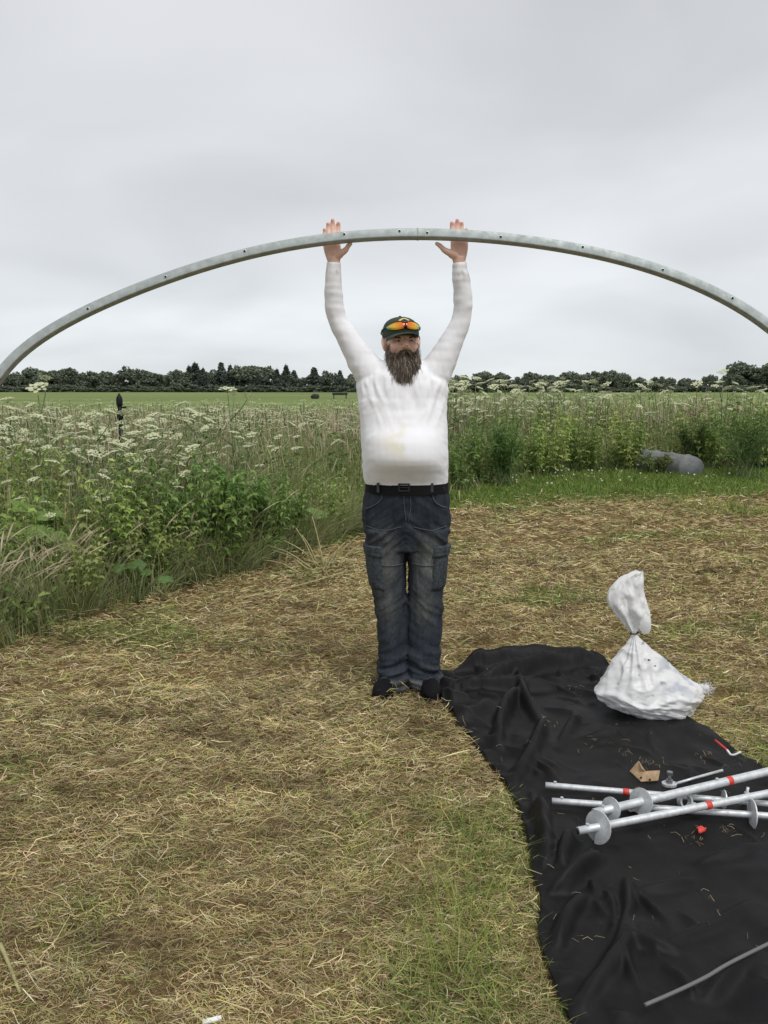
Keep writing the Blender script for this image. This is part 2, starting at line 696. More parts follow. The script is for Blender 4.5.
# two long drag folds from the shoulders towards the breastbone
for sg in (-1, 1):
    for off, ampf in (((0.0, 0.0032), (0.048, 0.0036)) if sg < 0 else ((0.018, 0.004), (0.07, 0.0024))):
        line = np.abs((rel[:, 0] + 0.0) * sg - (0.075 + off + (V[:, 2] - 1.36) * 0.35))
        disp += ampf * np.exp(-(line / 0.011) ** 2) * sstep(1.28, 1.40, V[:, 2]) * (1 - sstep(1.52, 1.58, V[:, 2])) * (rel[:, 1] < 0)
V = V + Nn * disp[:, None]
set_v(me, V)
c = np.full((len(V), 3), 0.88) * np.array([0.97, 0.97, 1.0])
st = sstep(-0.05, 0.45, fbm(V * 9 + 2, 4)) * np.exp(-((V[:, 2] - 1.27) / 0.07) ** 2) * np.exp(-((rel[:, 0] - 0.0) / 0.11) ** 2) * (rel[:, 1] < 0)
st2 = sstep(0.0, 0.4, fbm(V * np.array([20, 20, 40]) + 5, 3)) * np.exp(-((V[:, 2] - 1.09) / 0.05) ** 2) * (rel[:, 1] < 0) * 0.35
st3 = sstep(0.05, 0.4, fbm(V * np.array([28, 28, 14]) + 12, 4)) * sstep(1.97, 2.07, V[:, 2])
st4 = sstep(0.1, 0.45, fbm(V * 11 + 31, 4)) * sleeve * 0.35
c = c * (1 - 0.45 * st[:, None] * np.array([0.35, 0.5, 1.0]))
c = c * (1 - (0.42 * st3 + 0.3 * st2 + 0.25 * st4)[:, None] * np.array([0.75, 0.85, 1.0]))
set_tint(me, c)
shirt = link('shirt', me, m_shirt, person)
# round neckband
nb_c = at(402, 372, PY - 0.01)
th = np.linspace(0, 2 * np.pi, 40)
loop = np.stack([nb_c[0] + 0.066 * np.cos(th), PY - 0.012 + 0.088 * np.sin(th), nb_c[2] - 0.018 + 0.030 * np.sin(th)], 1)
link('neckband', mesh_np('neckband', *tube(loop, 0.009, 8, cap=False)), mat('shirt neckband', (0.76, 0.75, 0.77), 0.9), shirt)

# --- jeans
m_stitch = mat('faded jeans seam', (0.075, 0.083, 0.088), 0.9)
HIPS = [(366, 447.5, 482, -0.142, 0.125), (365.5, 448, 490, -0.142, 0.128), (364, 449, 502, -0.138, 0.138), (363, 449.5, 518, -0.128, 0.142), (365, 448.5, 535, -0.112, 0.135),
        (367.5, 446.5, 548, -0.10, 0.12)]
rs = np.array([section(*q) for q in HIPS])
parts = [rings(np.stack([catmull(rs[:, j], 16) for j in range(rs.shape[1])], 1))]


def leg_rings(rows):
    q = np.array([section(*r_, n=28) for r_ in rows])
    return np.stack([catmull(q[:, j], 44) for j in range(q.shape[1])], 1)


LEGL = [(364, 407, 528, -0.115, 0.125), (367.5, 406.0, 548, -0.100, 0.11), (369.5, 405.2, 570, -0.092, 0.098), (373, 405.4, 590, -0.085, 0.088), (376, 406.5, 608, -0.08, 0.082), (378, 407.5, 630, -0.072, 0.085),
        (379, 408, 650, -0.072, 0.09), (378.5, 408, 668, -0.082, 0.092), (377.5, 407.5, 684, -0.100, 0.095)]
LEGR = [(406.5, 449.5, 528, -0.115, 0.125), (408.0, 446.3, 548, -0.100, 0.11), (409.2, 444.3, 570, -0.092, 0.098), (409.0, 442.5, 590, -0.085, 0.088), (408, 442.5, 608, -0.08, 0.082), (407.5, 441, 630, -0.072, 0.085),
        (407.5, 440, 650, -0.072, 0.09), (407.5, 439, 668, -0.082, 0.092), (407.5, 439.5, 684, -0.100, 0.095)]
parts += [rings(leg_rings(LEGL)), rings(leg_rings(LEGR))]
me = remeshed(parts, 0.007, 4)
V, Nn = get_v(me), get_n(me)
rel = V - np.array([X0, PY, 0])
ank = 1 - sstep(0.08, 0.34, V[:, 2])
knee = np.exp(-((V[:, 2] - 0.46) / 0.09) ** 2)
crotch = np.exp(-((V[:, 2] - 0.80) / 0.09) ** 2)
sidef = np.sign(rel[:, 0])
diag = fbm(np.stack([rel[:, 0] * 7, rel[:, 1] * 7, V[:, 2] * 20 + np.abs(rel[:, 0]) * 16], 1), 3)
stack_ = fbm(np.stack([rel[:, 0] * 6, rel[:, 1] * 6, V[:, 2] * 30 + rel[:, 0] * sidef * 8], 1) + 7, 2)
vert = 1 - 2 * np.abs(fbm(np.stack([rel[:, 0] * 22, rel[:, 1] * 14, V[:, 2] * 3], 1) + 2, 2))
V = V + Nn * (0.017 * diag * (0.4 + crotch + 0.6 * knee) + 0.026 * stack_ * ank + 0.006 * vert)[:, None]
set_v(me, V)
base = np.array([0.023, 0.029, 0.040])
fade = np.array([0.122, 0.126, 0.116])
lc = np.where(rel[:, 0] < 0, -0.10, 0.11)
nz = fbm(V * 9 + 3, 3)
f1 = np.exp(-((V[:, 2] - 0.68) / 0.13) ** 2 - ((rel[:, 0] - lc) / 0.065) ** 2) * (rel[:, 1] < 0) * (0.75 + 0.5 * nz)
f2 = np.exp(-((V[:, 2] - 0.44) / 0.09) ** 2 - ((rel[:, 0] - lc * 0.85) / 0.05) ** 2) * (rel[:, 1] < 0) * 0.55
hem = (1 - sstep(0.075, 0.085, V[:, 2])) * 0.45
crease = np.clip(diag * 0.5 + stack_ * ank * 0.9, 0, 1) * 0.45
fz = np.clip(f1 + f2 + hem + crease, 0, 1)[:, None]
set_tint(me, base + (fade - base) * fz)
jeans = link('jeans', me, m_denim, person)


def strip_on(me_src, pts, half, name, parent, mtl, off=0.004):
    """thin raised strip laid over a garment along world polyline pts (front surface found by ray cast)"""
    from mathutils.bvhtree import BVHTree
    key = me_src.name
    if key not in BV:
        bm_v = [v.co.copy() + BASE[person.name] for v in me_src.vertices]
        BV[key] = BVHTree.FromPolygons(bm_v, [tuple(p_.vertices) for p_ in me_src.polygons])
    P = catmull(pts, max(8, len(pts) * 6))
    Q = []
    for p_ in P:
        h = BV[key].ray_cast(Vector((p_[0], PY - 1.0, p_[2])), Vector((0, 1, 0)))
        y = h[0].y if h[0] is not None else PY
        Q.append((p_[0], y - off * 0.4, p_[2]))
    Q = np.array(Q)
    k = np.ones(3) / 3
    if len(Q) > 4:
        Q[1:-1, 1] = np.convolve(Q[:, 1], k, 'valid')
    V, F = tube(Q, np.stack([np.full(len(Q), half), np.full(len(Q), off)], 1), 8, up=(0, 1, 0))
    return link(name, mesh_np(name, V, F), mtl, parent)


BV = {}
W_ = lambda px, py: at(px, py, PY - 0.1)
strip_on(me, [W_(403.5, 492), W_(404, 505), W_(406, 520)], 0.0022, 'fly_seam', jeans, m_stitch)
strip_on(me, [W_(410, 492), W_(410.5, 506), W_(408, 521)], 0.0022, 'fly_seam', jeans, m_stitch)
strip_on(me, [W_(383, 489), W_(380, 500), W_(371, 507), W_(366, 509)], 0.0024, 'pocket_seam', jeans, m_stitch)
strip_on(me, [W_(431, 489), W_(434, 500), W_(441, 506), W_(447, 508)], 0.0024, 'pocket_seam', jeans, m_stitch)
strip_on(me, [W_(368, 563), W_(388, 566), W_(404, 565)], 0.0022, 'thigh_seam', jeans, m_stitch)
strip_on(me, [W_(411, 564), W_(428, 566), W_(444, 563)], 0.0022, 'thigh_seam', jeans, m_stitch)
strip_on(me, [W_(366, 527), W_(385, 530), W_(401, 526)], 0.0018, 'yoke_seam', jeans, m_stitch)
strip_on(me, [W_(413, 526), W_(430, 530), W_(447, 527)], 0.0018, 'yoke_seam', jeans, m_stitch)
# cargo pockets: bellows pouch with flap, wrapped round the outer thigh
m_pocket = mat('denim pocket', (0.060, 0.072, 0.085), 0.9, spec=0.2)
nn = noise_node(m_pocket, 60, 4, 0.6)
l = m_pocket.node_tree.links
l.new(ramp_node(m_pocket, nn.outputs['Fac'], [(0.3, (0.022, 0.029, 0.040)), (0.75, (0.085, 0.094, 0.097))]), m_pocket.node_tree.nodes['Principled BSDF'].inputs['Base Color'])
bump(m_pocket, nn.outputs['Fac'], 0.4, 0.004)


def pouch(sgn, z0, z1, thick, grow, a0=-12, a1=88):
    q = leg_rings(LEGL if sgn < 0 else LEGR)
    zs = q[:, 0, 2]
    th = np.radians(np.linspace(a0, a1, 14))          # angle from the front (-Y) round to the outer side
    grid = []
    for z in np.linspace(z0, z1, 12):
        i = int(np.argmin(abs(zs - z)))
        ring = q[i]
        c = ring.mean(0)
        row = []
        for t in th:
            d = np.array([sgn * math.sin(t), -math.cos(t)])
            k = np.argmax((ring[:, :2] - c[:2]) @ d / (np.linalg.norm(ring[:, :2] - c[:2], axis=1)))
            rad = np.linalg.norm(ring[k, :2] - c[:2])
            row.append([c[0] + d[0] * (rad + grow), c[1] + d[1] * (rad + grow), z])
        grid.append(row)
    G = np.array(grid)
    c0 = G.mean((0, 1))
    nrm = G - np.array([q[:, :, 0].mean(), PY, 0]) * np.array([1, 1, 0]) - np.array([0, 0, 1]) * G[..., 2:3]
    nrm[..., 2] = 0
    nrm /= np.linalg.norm(nrm, axis=2, keepdims=True)
    u = np.linspace(0, 1, 12)[:, None] * np.ones((1, 14))
    v = np.linspace(0, 1, 14)[None] * np.ones((12, 1))
    edge = np.minimum(np.minimum(u, 1 - u), np.minimum(v, 1 - v))
    bul = np.clip(edge * 9, 0, 1) ** 0.5
    wr = fbm((G * 25).reshape(-1, 3), 2).reshape(12, 14)
    O = G + nrm * (thick * (0.4 + 0.6 * bul) + 0.003 * wr)[..., None]
    I = G - nrm * 0.02
    V = np.concatenate([O.reshape(-1, 3), I.reshape(-1, 3)])
    idx = np.arange(12 * 14).reshape(12, 14)
    F = [np.stack([idx[:-1, :-1], idx[:-1, 1:], idx[1:, 1:], idx[1:, :-1]], -1).reshape(-1, 4)]
    K = 12 * 14
    F.append(F[0][:, ::-1] + K)
    per = np.concatenate([idx[0], idx[1:, -1], idx[-1, -2::-1], idx[-2:0:-1, 0]])
    nx = np.roll(per, -1)
    F.append(np.stack([per, per + K, nx + K, nx], 1))
    return V, np.concatenate(F)


zt, zbm = at(0, 545, PY)[2], at(0, 587, PY)[2]
for sgn in (-1, 1):
    pk = link('cargo_pocket', mesh_np('cargo_pocket', *pouch(sgn, zbm, zt, 0.014, -0.001, 14, 100)), m_pocket, jeans)
    link('pocket_flap', mesh_np('pocket_flap', *pouch(sgn, zt - 0.045, zt + 0.012, 0.021, -0.001, 11, 103)), m_pocket, jeans)
# belt, buckle, loops
m_belt = mat('black leather belt', (0.007, 0.007, 0.008), 0.7, spec=0.15)
q = [section(366, 447.8, y, f - 0.004, k + 0.004, 48) for y, f, k in ((482, -0.146, 0.126), (491.5, -0.148, 0.129))]
outer = np.array([q[0], q[0] + np.array([0, 0, 0.0]), q[1]])
cc = np.array([q[0].mean(0), q[1].mean(0)])
ro = [cc[0] + (q[0] - cc[0]) * s_ for s_ in (1.0, 1.018)] + [cc[1] + (q[1] - cc[1]) * s_ for s_ in (1.018, 1.0)]
belt = link('belt', mesh_np('belt', *rings(np.array(ro), cap=False), smooth=False), m_belt, person)
m_dkmetal = mat('dull dark buckle', (0.018, 0.018, 0.018), 0.6, 0.2)
bc = at(404, 487.5, PY - 0.155)
V, F, _ = merge([box(bc + np.array([0, 0, 0.016]), (0.027, 0.004, 0.0035)), box(bc - np.array([0, 0, 0.016]), (0.027, 0.004, 0.0035)), box(bc + np.array([0.024, 0, 0]), (0.0035, 0.0038, 0.013)),
                 box(bc - np.array([0.024, 0, 0]), (0.0035, 0.0038, 0.013)), box(bc + np.array([0.004, -0.002, 0]), (0.02, 0.003, 0.002))])
link('buckle', mesh_np('buckle', V, F, smooth=False), m_dkmetal, belt)
for px in (378, 432):
    p_ = at(px, 487.5, PY - 0.125)
    link('belt_loop', mesh_np('belt_loop', *box(p_, (0.006, 0.012, 0.022)), smooth=False), m_pocket, jeans)

# --- shoes
m_shoe = mat('black shoe', (0.007, 0.007, 0.008), 0.8, spec=0.12)
bump(m_shoe, noise_node(m_shoe, 60, 3).outputs['Fac'], 0.4, 0.004)
m_sole = mat('black rubber sole', (0.01, 0.01, 0.01), 0.85, spec=0.1)
m_lace = mat('dark grey lace', (0.05, 0.05, 0.05), 0.8)
for (px, yaw) in ((391, R(-14)), (424, R(8))):
    hp = gnd(px, 683)
    hx, hy = hp[0], PY + 0.06
    t = np.linspace(0, 1, 14)
    rows, srow = [], []
    rot = np.array(Euler((0, 0, yaw)).to_matrix())
    for k in t:
        yy = 0.05 - 0.30 * k
        wd = np.interp(k, [0, .08, .3, .6, .8, .93, 1], [0.018, 0.036, 0.036, 0.046, 0.050, 0.040, 0.014])
        ht = np.interp(k, [0, .08, .3, .45, .6, .8, .93, 1], [0.07, 0.10, 0.115, 0.105, 0.085, 0.066, 0.052, 0.03])
        th = np.linspace(0, 2 * np.pi, 20, endpoint=False)
        xx = wd * np.cos(th)
        zz = 0.014 + ht * 0.5 * (1 + np.sin(th) * np.where(np.sin(th) < 0, 1, 1))
        xx = xx * np.where(np.sin(th) > 0, 1 - 0.35 * np.sin(th) ** 2, 1.0)
        rows.append(np.stack([xx, np.full(20, yy), zz], 1))
        srow.append(np.stack([1.08 * wd * np.sign(np.cos(th)) * np.abs(np.cos(th)) ** .6, np.full(20, yy - 0.004 * (k - .5)), 0.012 + 0.014 * np.sign(np.sin(th)) * np.abs(np.sin(th)) ** .5], 1))
    A = np.array(rows) @ rot.T + np.array([hx, hy, 0.0])
    B = np.array(srow) @ rot.T + np.array([hx, hy, 0.0])
    sh = link('shoe', mesh_np('shoe', *rings(A)), m_shoe, person)
    link('sole', mesh_np('sole', *rings(B)), m_sole, sh)
    lp = []
    for k in range(4):
        yy = -0.065 - 0.028 * k
        zz = 0.014 + np.interp((0.05 - yy) / 0.30, [.3, .45, .6, .8], [0.115, 0.105, 0.085, 0.066])
        arc = np.array([[-0.022, yy, zz - 0.012], [0, yy, zz + 0.003], [0.022, yy + 0.01, zz - 0.012]]) @ rot.T + np.array([hx, hy, 0.0])
        lp.append(tube(catmull(arc, 7), 0.003, 6))
    V, F, _ = merge(lp)
    link('laces', mesh_np('laces', V, F), m_lace, sh)

# --- head frame
HC = at(401.3, 343, PY - 0.012)                    # centre of the head
HM = Matrix.Translation(Vector(HC)) @ Euler((R(0), R(-2), R(11))).to_matrix().to_4x4()
HMn = np.array(HM)


def hd(V):
    V = np.asarray(V, float)
    return V @ HMn[:3, :3].T + HMn[:3, 3]


def hpart(vf):
    return (hd(vf[0]), vf[1])


# --- body (head, neck, trunk, arms and hands in one surface)
parts = [hpart(ellipsoid((0, 0.012, 0.030), (0.077, 0.097, 0.085), nu=28, nv=18)), hpart(ellipsoid((0, -0.012, -0.035), (0.068, 0.078, 0.082), nu=28, nv=18)),
         hpart(ellipsoid((0, -0.045, -0.085), (0.040, 0.042, 0.035))),
         hpart(ellipsoid((0.036, -0.062, -0.020), (0.030, 0.025, 0.026))), hpart(ellipsoid((-0.036, -0.062, -0.020), (0.030, 0.025, 0.026))),
         hpart(ellipsoid((0, -0.074, 0.024), (0.058, 0.016, 0.010))),
         hpart(tube([(0, -0.076, 0.020), (0, -0.092, 0.000), (0, -0.106, -0.018), (0, -0.096, -0.029)], [0.009, 0.012, 0.016, 0.010], 12)),
         hpart(ellipsoid((0.012, -0.092, -0.022), (0.011, 0.012, 0.009))), hpart(ellipsoid((-0.012, -0.092, -0.022), (0.011, 0.012, 0.009))),
         hpart(ellipsoid((0, -0.086, -0.052), (0.024, 0.010, 0.007))), hpart(ellipsoid((0, -0.084, -0.064), (0.022, 0.010, 0.008)))]
for sx in (-1, 1):
    parts.append(hpart(ellipsoid((sx * 0.082, 0.012, -0.002), (0.012, 0.020, 0.034), rot=(R(-8), R(sx * 10), R(sx * 22)))))
    parts.append(hpart(ellipsoid((sx * 0.079, 0.006, -0.026), (0.008, 0.012, 0.013))))
nk0 = hd(np.array([[0, 0.012, -0.06]]))[0]
nk1 = at(402, 372, PY + 0.01)
parts.append(tube(catmull([nk0, nk0 * .5 + nk1 * .5, nk1, nk1 - np.array([0, -0.01, 0.06])], 12), np.linspace(0.060, 0.075, 12), 20, up=(0, 1, 0)))
parts.append(rings(torso_rings(0.06)))
q = rs.copy()
cc_ = q.mean(1, keepdims=True)
q = cc_ + (q - cc_) * 0.92
parts.append(rings(np.stack([catmull(q[:, j], 16) for j in range(q.shape[1])], 1)))
for rows in (LEGL, LEGR):
    q = leg_rings(rows)
    cc_ = q.mean(1, keepdims=True)
    parts.append(rings(cc_ + (q - cc_) * 0.80))
HANDS = []
for (sh, el, wr, sgn) in ((SH_L, EL_L, WR_L, -1), (SH_R, EL_R, WR_R, 1)):
    P, rad = arm(sh, el, wr, sgn, 0.80)
    tip = P[-1] + (P[-1] - P[-3]) * 0.3
    # wrist running into the palm
    hand_y = PY - 0.05
    ink = -sgn                                     # thumb points inward
    pcx = 333.5 if sgn < 0 else 459.0
    heel = at(pcx, 257, hand_y)
    palm_top = at(pcx + (-2.5 if sgn < 0 else 0.5), 239, hand_y + 0.012)
    parts.append(tube(np.vstack([P, heel[None]]), np.concatenate([rad, [0.030]]), 18, up=(0, 1, 0)))
    pl = catmull([wr, heel, heel * .5 + palm_top * .5, palm_top], 10)
    parts.append(tube(pl, np.stack([np.interp(np.linspace(0, 1, 10), [0, .3, .6, 1], [0.029, 0.034, 0.041, 0.042]), np.interp(np.linspace(0, 1, 10), [0, .3, .6, 1], [0.021, 0.019, 0.017, 0.014])], 1), 18, up=(0, 1, 0), power=2.6))
    # four fingers (index nearest the thumb), tips at their photographed heights
    tips = [(338.5, 220.5), (332.5, 217.3), (327.8, 221.0), (324.3, 227.0)] if sgn < 0 else [(451.8, 220.3), (457.3, 217.6), (462.0, 220.6), (466.6, 227.0)]
    rads = (0.0108, 0.0110, 0.0104, 0.0090)
    for i, ((tx, ty), fr) in enumerate(zip(tips, rads)):
        off = (1.5 - i) * 0.0205 * ink
        root = palm_top + np.array([off, 0.002, -0.004 - (0.006 if i == 3 else 0)])
        tp = at(tx, ty + 1.0, hand_y + 0.030)
        mid = root * 0.55 + tp * 0.45 + np.array([0, 0.012, 0])
        mid2 = root * 0.25 + tp * 0.75 + np.array([0, 0.012, 0])
        F_ = catmull([root - (tp - root) * 0.25, root, mid, mid2, tp], 16)
        rad_ = np.interp(np.linspace(0, 4, 16), [0, 1, 2, 2.5, 3, 3.7, 4], [fr, fr * 1.08, fr, fr * 1.04, fr * 0.93, fr * 0.9, fr * 0.62])
        parts.append(tube(F_, rad_, 10, up=(0, 1, 0)))
    # thumb: leaves the side of the palm near its base and reaches in under the hoop
    tt = at(352.0 if sgn < 0 else 435.2, 242.8, hand_y - 0.035)
    t0 = heel + np.array([ink * 0.012, -0.010, 0.004])
    t1 = t0 * .55 + tt * .45 + np.array([ink * 0.008, -0.004, -0.004])
    F_ = catmull([t0, t1, t0 * .22 + tt * .78, tt], 14)
    parts.append(tube(F_, np.interp(np.linspace(0, 3, 14), [0, 1, 1.6, 2, 2.7, 3], [0.020, 0.0145, 0.0115, 0.0115, 0.009, 0.0055]), 12, up=(0, 1, 0)))
    parts.append(ellipsoid(t0 * .6 + t1 * .4, (0.020, 0.014, 0.024)))
me = remeshed(parts, 0.0042, 3, 0.45)
V = get_v(me)
hl = (V - HMn[:3, 3]) @ HMn[:3, :3]
sk = np.array([0.76, 0.53, 0.42]) * (1 + 0.10 * fbm(V * 30, 3))[:, None]
red = np.exp(-((hl[:, 2] + 0.015) / 0.03) ** 2) * (np.abs(hl[:, 0]) < 0.075) * (hl[:, 1] < -0.03) * (V[:, 2] < 1.9) * (V[:, 2] > 1.6)
sk = sk * (1 - red[:, None] * np.array([0.0, 0.10, 0.11]))
stub = sstep(-0.024, -0.055, hl[:, 2] - 0.03 * sstep(0.05, 0.075, np.abs(hl[:, 0]))) * (hl[:, 1] < 0.01) * (np.abs(hl[:, 0]) < .09) * (hl[:, 2] > -0.14) * (1 - np.exp(-((hl[:, 0]) / 0.018) ** 2 - ((hl[:, 2] + .018) / .02) ** 2))
sk = sk * (1 - 0.36 * stub[:, None] * np.array([0.85, 0.95, 1.0]))
hand = sstep(2.07, 2.1, V[:, 2])
tipf = sstep(2.24, 2.31, V[:, 2])
sk = sk * (1 - (hand * 0.10 + tipf * 0.14)[:, None] * np.array([0.3, 1.1, 1.0]))
lip = np.exp(-((hl[:, 2] + 0.058) / 0.010) ** 2 - (hl[:, 0] / 0.022) ** 2) * (hl[:, 1] < -0.08)
sk = sk * (1 - 0.4 * lip[:, None] * np.array([0.4, 1, 0.9]))
set_tint(me, sk)
body = link('body', me, m_skin, person)

# eyes and brows
m_eye = mat('eye white', (0.40, 0.36, 0.33), 0.3)
m_iris = mat('dark eye', (0.03, 0.03, 0.035), 0.2)
m_hair = mat('grey brown hair', rough=0.65, tint=True, spec=0.3)
for sx in (-1, 1):
    e = link('eye', mesh_np('eye', *hpart(ellipsoid((sx * 0.031, -0.0815, 0.006), (0.0105, 0.006, 0.0040)))), m_eye, person)
    link('iris', mesh_np('iris', *hpart(ellipsoid((sx * 0.031, -0.0868, 0.006), (0.0048, 0.0020, 0.0038)))), m_iris, e)
    k = 60
    u = rng.uniform(-1, 1, k)
    base_ = np.stack([sx * 0.032 + 0.020 * u, -0.0895 + 0.010 * u ** 2, 0.0205 + rng.uniform(-0.003, 0.003, k) - 0.003 * u ** 2], 1)
    d = np.stack([sx * np.abs(rng.normal(0.010, 0.003, k)), np.full(k, -0.002), rng.normal(0.002, 0.002, k)], 1)
    P = np.stack([base_, base_ + d * .5 + np.array([0, -0.002, 0]), base_ + d], 1)
    Vb, Fb, Cb = ribbons(hd(P.reshape(-1, 3)).reshape(P.shape), np.full(k, 0.0010), colr=pick([(0.10, 0.07, 0.05, 1), (0.2, 0.15, 0.11, .4)], k))
    link('eyebrow', mesh_np('eyebrow', Vb, Fb, Cb), m_hair, person)

# beard: dense core plus strands, long and full, falling onto the chest
core = [ellipsoid((0, -0.050, -0.080), (0.066, 0.050, 0.048)), ellipsoid((0, -0.060, -0.125), (0.066, 0.046, 0.062)), ellipsoid((0.004, -0.062, -0.165), (0.052, 0.038, 0.045)),
        ellipsoid((0.052, -0.020, -0.072), (0.016, 0.034, 0.036)), ellipsoid((-0.052, -0.020, -0.072), (0.016, 0.034, 0.036)), ellipsoid((0, -0.088, -0.045), (0.032, 0.014, 0.010))]
me = remeshed([hpart(c_) for c_ in core], 0.006, 4)
V = get_v(me)
set_tint(me, np.array([0.050, 0.038, 0.030]) * (1 + 0.5 * fbm(V * 60, 2))[:, None])
beard = link('beard', me, m_hair, person)
k = 8500
th = rng.uniform(-1.75, 1.75, k)
ph = rng.uniform(0, 1, k)
rootz = np.where(np.abs(th) > 1.15, 0.012 - 0.05 * rng.uniform(0, 1, k), -0.026) - 0.032 * np.cos(th * 0.9) * rng.uniform(0.1, 1, k) - ph ** 0.8 * 0.125
wid = np.interp(rootz, [-0.19, -0.14, -0.09, -0.03], [0.056, 0.067, 0.068, 0.064])
dep = np.interp(rootz, [-0.19, -0.14, -0.09, -0.03], [0.040, 0.047, 0.050, 0.066])
cyv = np.interp(rootz, [-0.19, -0.10, -0.03], [-0.062, -0.055, -0.012])
root = np.stack([wid * np.sin(th), cyv - dep * np.cos(th), rootz], 1)
ln = rng.uniform(0.03, 0.080, k)
outw = np.stack([np.sin(th), -np.cos(th) * 0.6, np.zeros(k)], 1)
down = np.stack([-root[:, 0] * 0.3, rng.normal(0, .12, k), -np.ones(k)], 1)
wv = rng.normal(0, 0.006, (k, 3))
endz = root + outw * (0.004 + 0.018 * rng.uniform(0, 1, (k, 1)) ** 2.5) + down * ln[:, None] + wv
endz[:, 2] = np.maximum(endz[:, 2], -0.215 + rng.uniform(0, 0.03, k) + 0.20 * np.abs(endz[:, 0]) ** 1.2)
mid = root * .5 + endz * .5 + outw * 0.008 + rng.normal(0, 0.003, (k, 3))
P = np.stack([root - outw * 0.004, root * .4 + mid * .6 + outw * 0.003, mid * .4 + endz * .6, endz], 1)
cl = pick([(0.070, 0.050, 0.037, 3), (0.14, 0.105, 0.078, 3), (0.25, 0.205, 0.165, 2), (0.40, 0.355, 0.31, 1.0)], k)
side_l = sstep(0.9, 1.5, np.abs(th))[:, None]
cl = cl + (np.array([0.34, 0.29, 0.24]) - cl) * side_l * 0.55
Vb, Fb, Cb = ribbons(hd(P.reshape(-1, 3)).reshape(P.shape), np.stack([np.full(k, .0009), np.full(k, .0009), np.full(k, .0007), np.full(k, .0002)], 1), colr=cl)
link('beard_hair', mesh_np('beard_hair', Vb, Fb, Cb), m_hair, beard, kind='stuff')
# moustache
k = 420
u = rng.uniform(-1, 1, k)
root = np.stack([0.026 * u, -0.094 + 0.012 * u ** 2 + rng.normal(0, .0015, k), -0.037 - 0.006 * np.abs(u) + rng.normal(0, 0.0025, k)], 1)
endz = root + np.stack([0.016 * np.sign(u) + 0.012 * u, 0.010 * np.abs(u) - 0.006, -0.024 - 0.016 * np.abs(u) + rng.normal(0, .004, k)], 1)
mid = root * .5 + endz * .5 + np.array([0, -0.006, 0])
P = np.stack([root, mid, endz], 1)
Vb, Fb, Cb = ribbons(hd(P.reshape(-1, 3)).reshape(P.shape), np.full(k, .0011), colr=pick([(0.10, 0.07, 0.05, 3), (0.22, 0.165, 0.12, 2), (0.34, 0.29, 0.24, .6)], k))
link('moustache', mesh_np('moustache', Vb, Fb, Cb), m_hair, person)

# cap
m_cap = mat('dark green cap cloth', (0.050, 0.066, 0.050), 0.85, spec=0.2)
bump(m_cap, noise_node(m_cap, 500, 2).outputs['Fac'], 0.2, 0.001)
th = np.linspace(0, 2 * np.pi, 48, endpoint=False)
rowsc = []
for z, r_ in ((0.026, 1.0), (0.038, 1.015), (0.055, 1.0), (0.075, 0.955), (0.092, 0.86), (0.105, 0.72), (0.115, 0.52), (0.121, 0.28), (0.123, 0.06)):
    bul = 1 + 0.02 * np.cos(6 * th) * (z > 0.04)
    rowsc.append(np.stack([0.0865 * r_ * np.cos(th), 0.012 + 0.106 * r_ * np.sin(th) * bul, np.full(48, z) - 0.006 * np.sin(th) * (r_ > .9)], 1))
cap = link('cap', mesh_np('cap', *hpart(rings(np.array(rowsc)))), m_cap, person)
u = np.linspace(-1, 1, 25)
top_, bot_ = [], []
for k in np.linspace(0, 1, 9):
    ang_ = u * R(66) * (1 - 0.06 * k)
    bx_, by_ = 0.0875 * np.sin(ang_), 0.012 - 0.108 * np.cos(ang_)
    ex = bx_ * (1 + 0.06 * k)
    ey = by_ - 0.066 * k * (1 - np.abs(u) ** 3.2)
    ez = 0.035 - 0.006 * k - 0.022 * (u ** 2) * (0.35 + 0.65 * k) + 0.008 * (1 - u ** 2)
    top_.append(np.stack([ex, ey, ez], 1))
T_ = np.array(top_)
B_ = T_ - np.array([0, 0, 0.004])
V = np.concatenate([T_.reshape(-1, 3), B_.reshape(-1, 3)])
idx = np.arange(9 * 25).reshape(9, 25)
F0 = np.stack([idx[:-1, :-1], idx[1:, :-1], idx[1:, 1:], idx[:-1, 1:]], -1).reshape(-1, 4)
per = np.concatenate([idx[0], idx[1:, -1], idx[-1, -2::-1], idx[-2:0:-1, 0]])
nx = np.roll(per, -1)
K = 9 * 25
link('peak', mesh_np('peak', hd(V), np.concatenate([F0, F0[:, ::-1] + K, np.stack([per, nx, nx + K, per + K], 1)])), m_cap, cap)
link('cap_button', mesh_np('cap_button', *hpart(ellipsoid((0, 0.012, 0.124), (0.007, 0.007, 0.004)))), m_cap, cap)

# sunglasses pushed up on the cap front
m_frame = mat('black glossy sunglasses frame', (0.012, 0.012, 0.014), 0.25)
m_lens = mat('orange mirror lens', rough=0.12, tint=True, metal=0.35, spec=0.8)


def cap_pt(a, z, out_=0.0):
    r_ = np.interp(z, [0.022, 0.035, 0.055, 0.075, 0.092, 0.105, 0.115], [1.0, 1.015, 1.0, 0.955, 0.86, 0.72, 0.52])
    x = (0.0865 * r_ + out_) * np.sin(a)
    y = 0.012 - (0.106 * r_ + out_) * np.cos(a)
    return np.array([x, y, z + 0.006 * math.cos(a)])


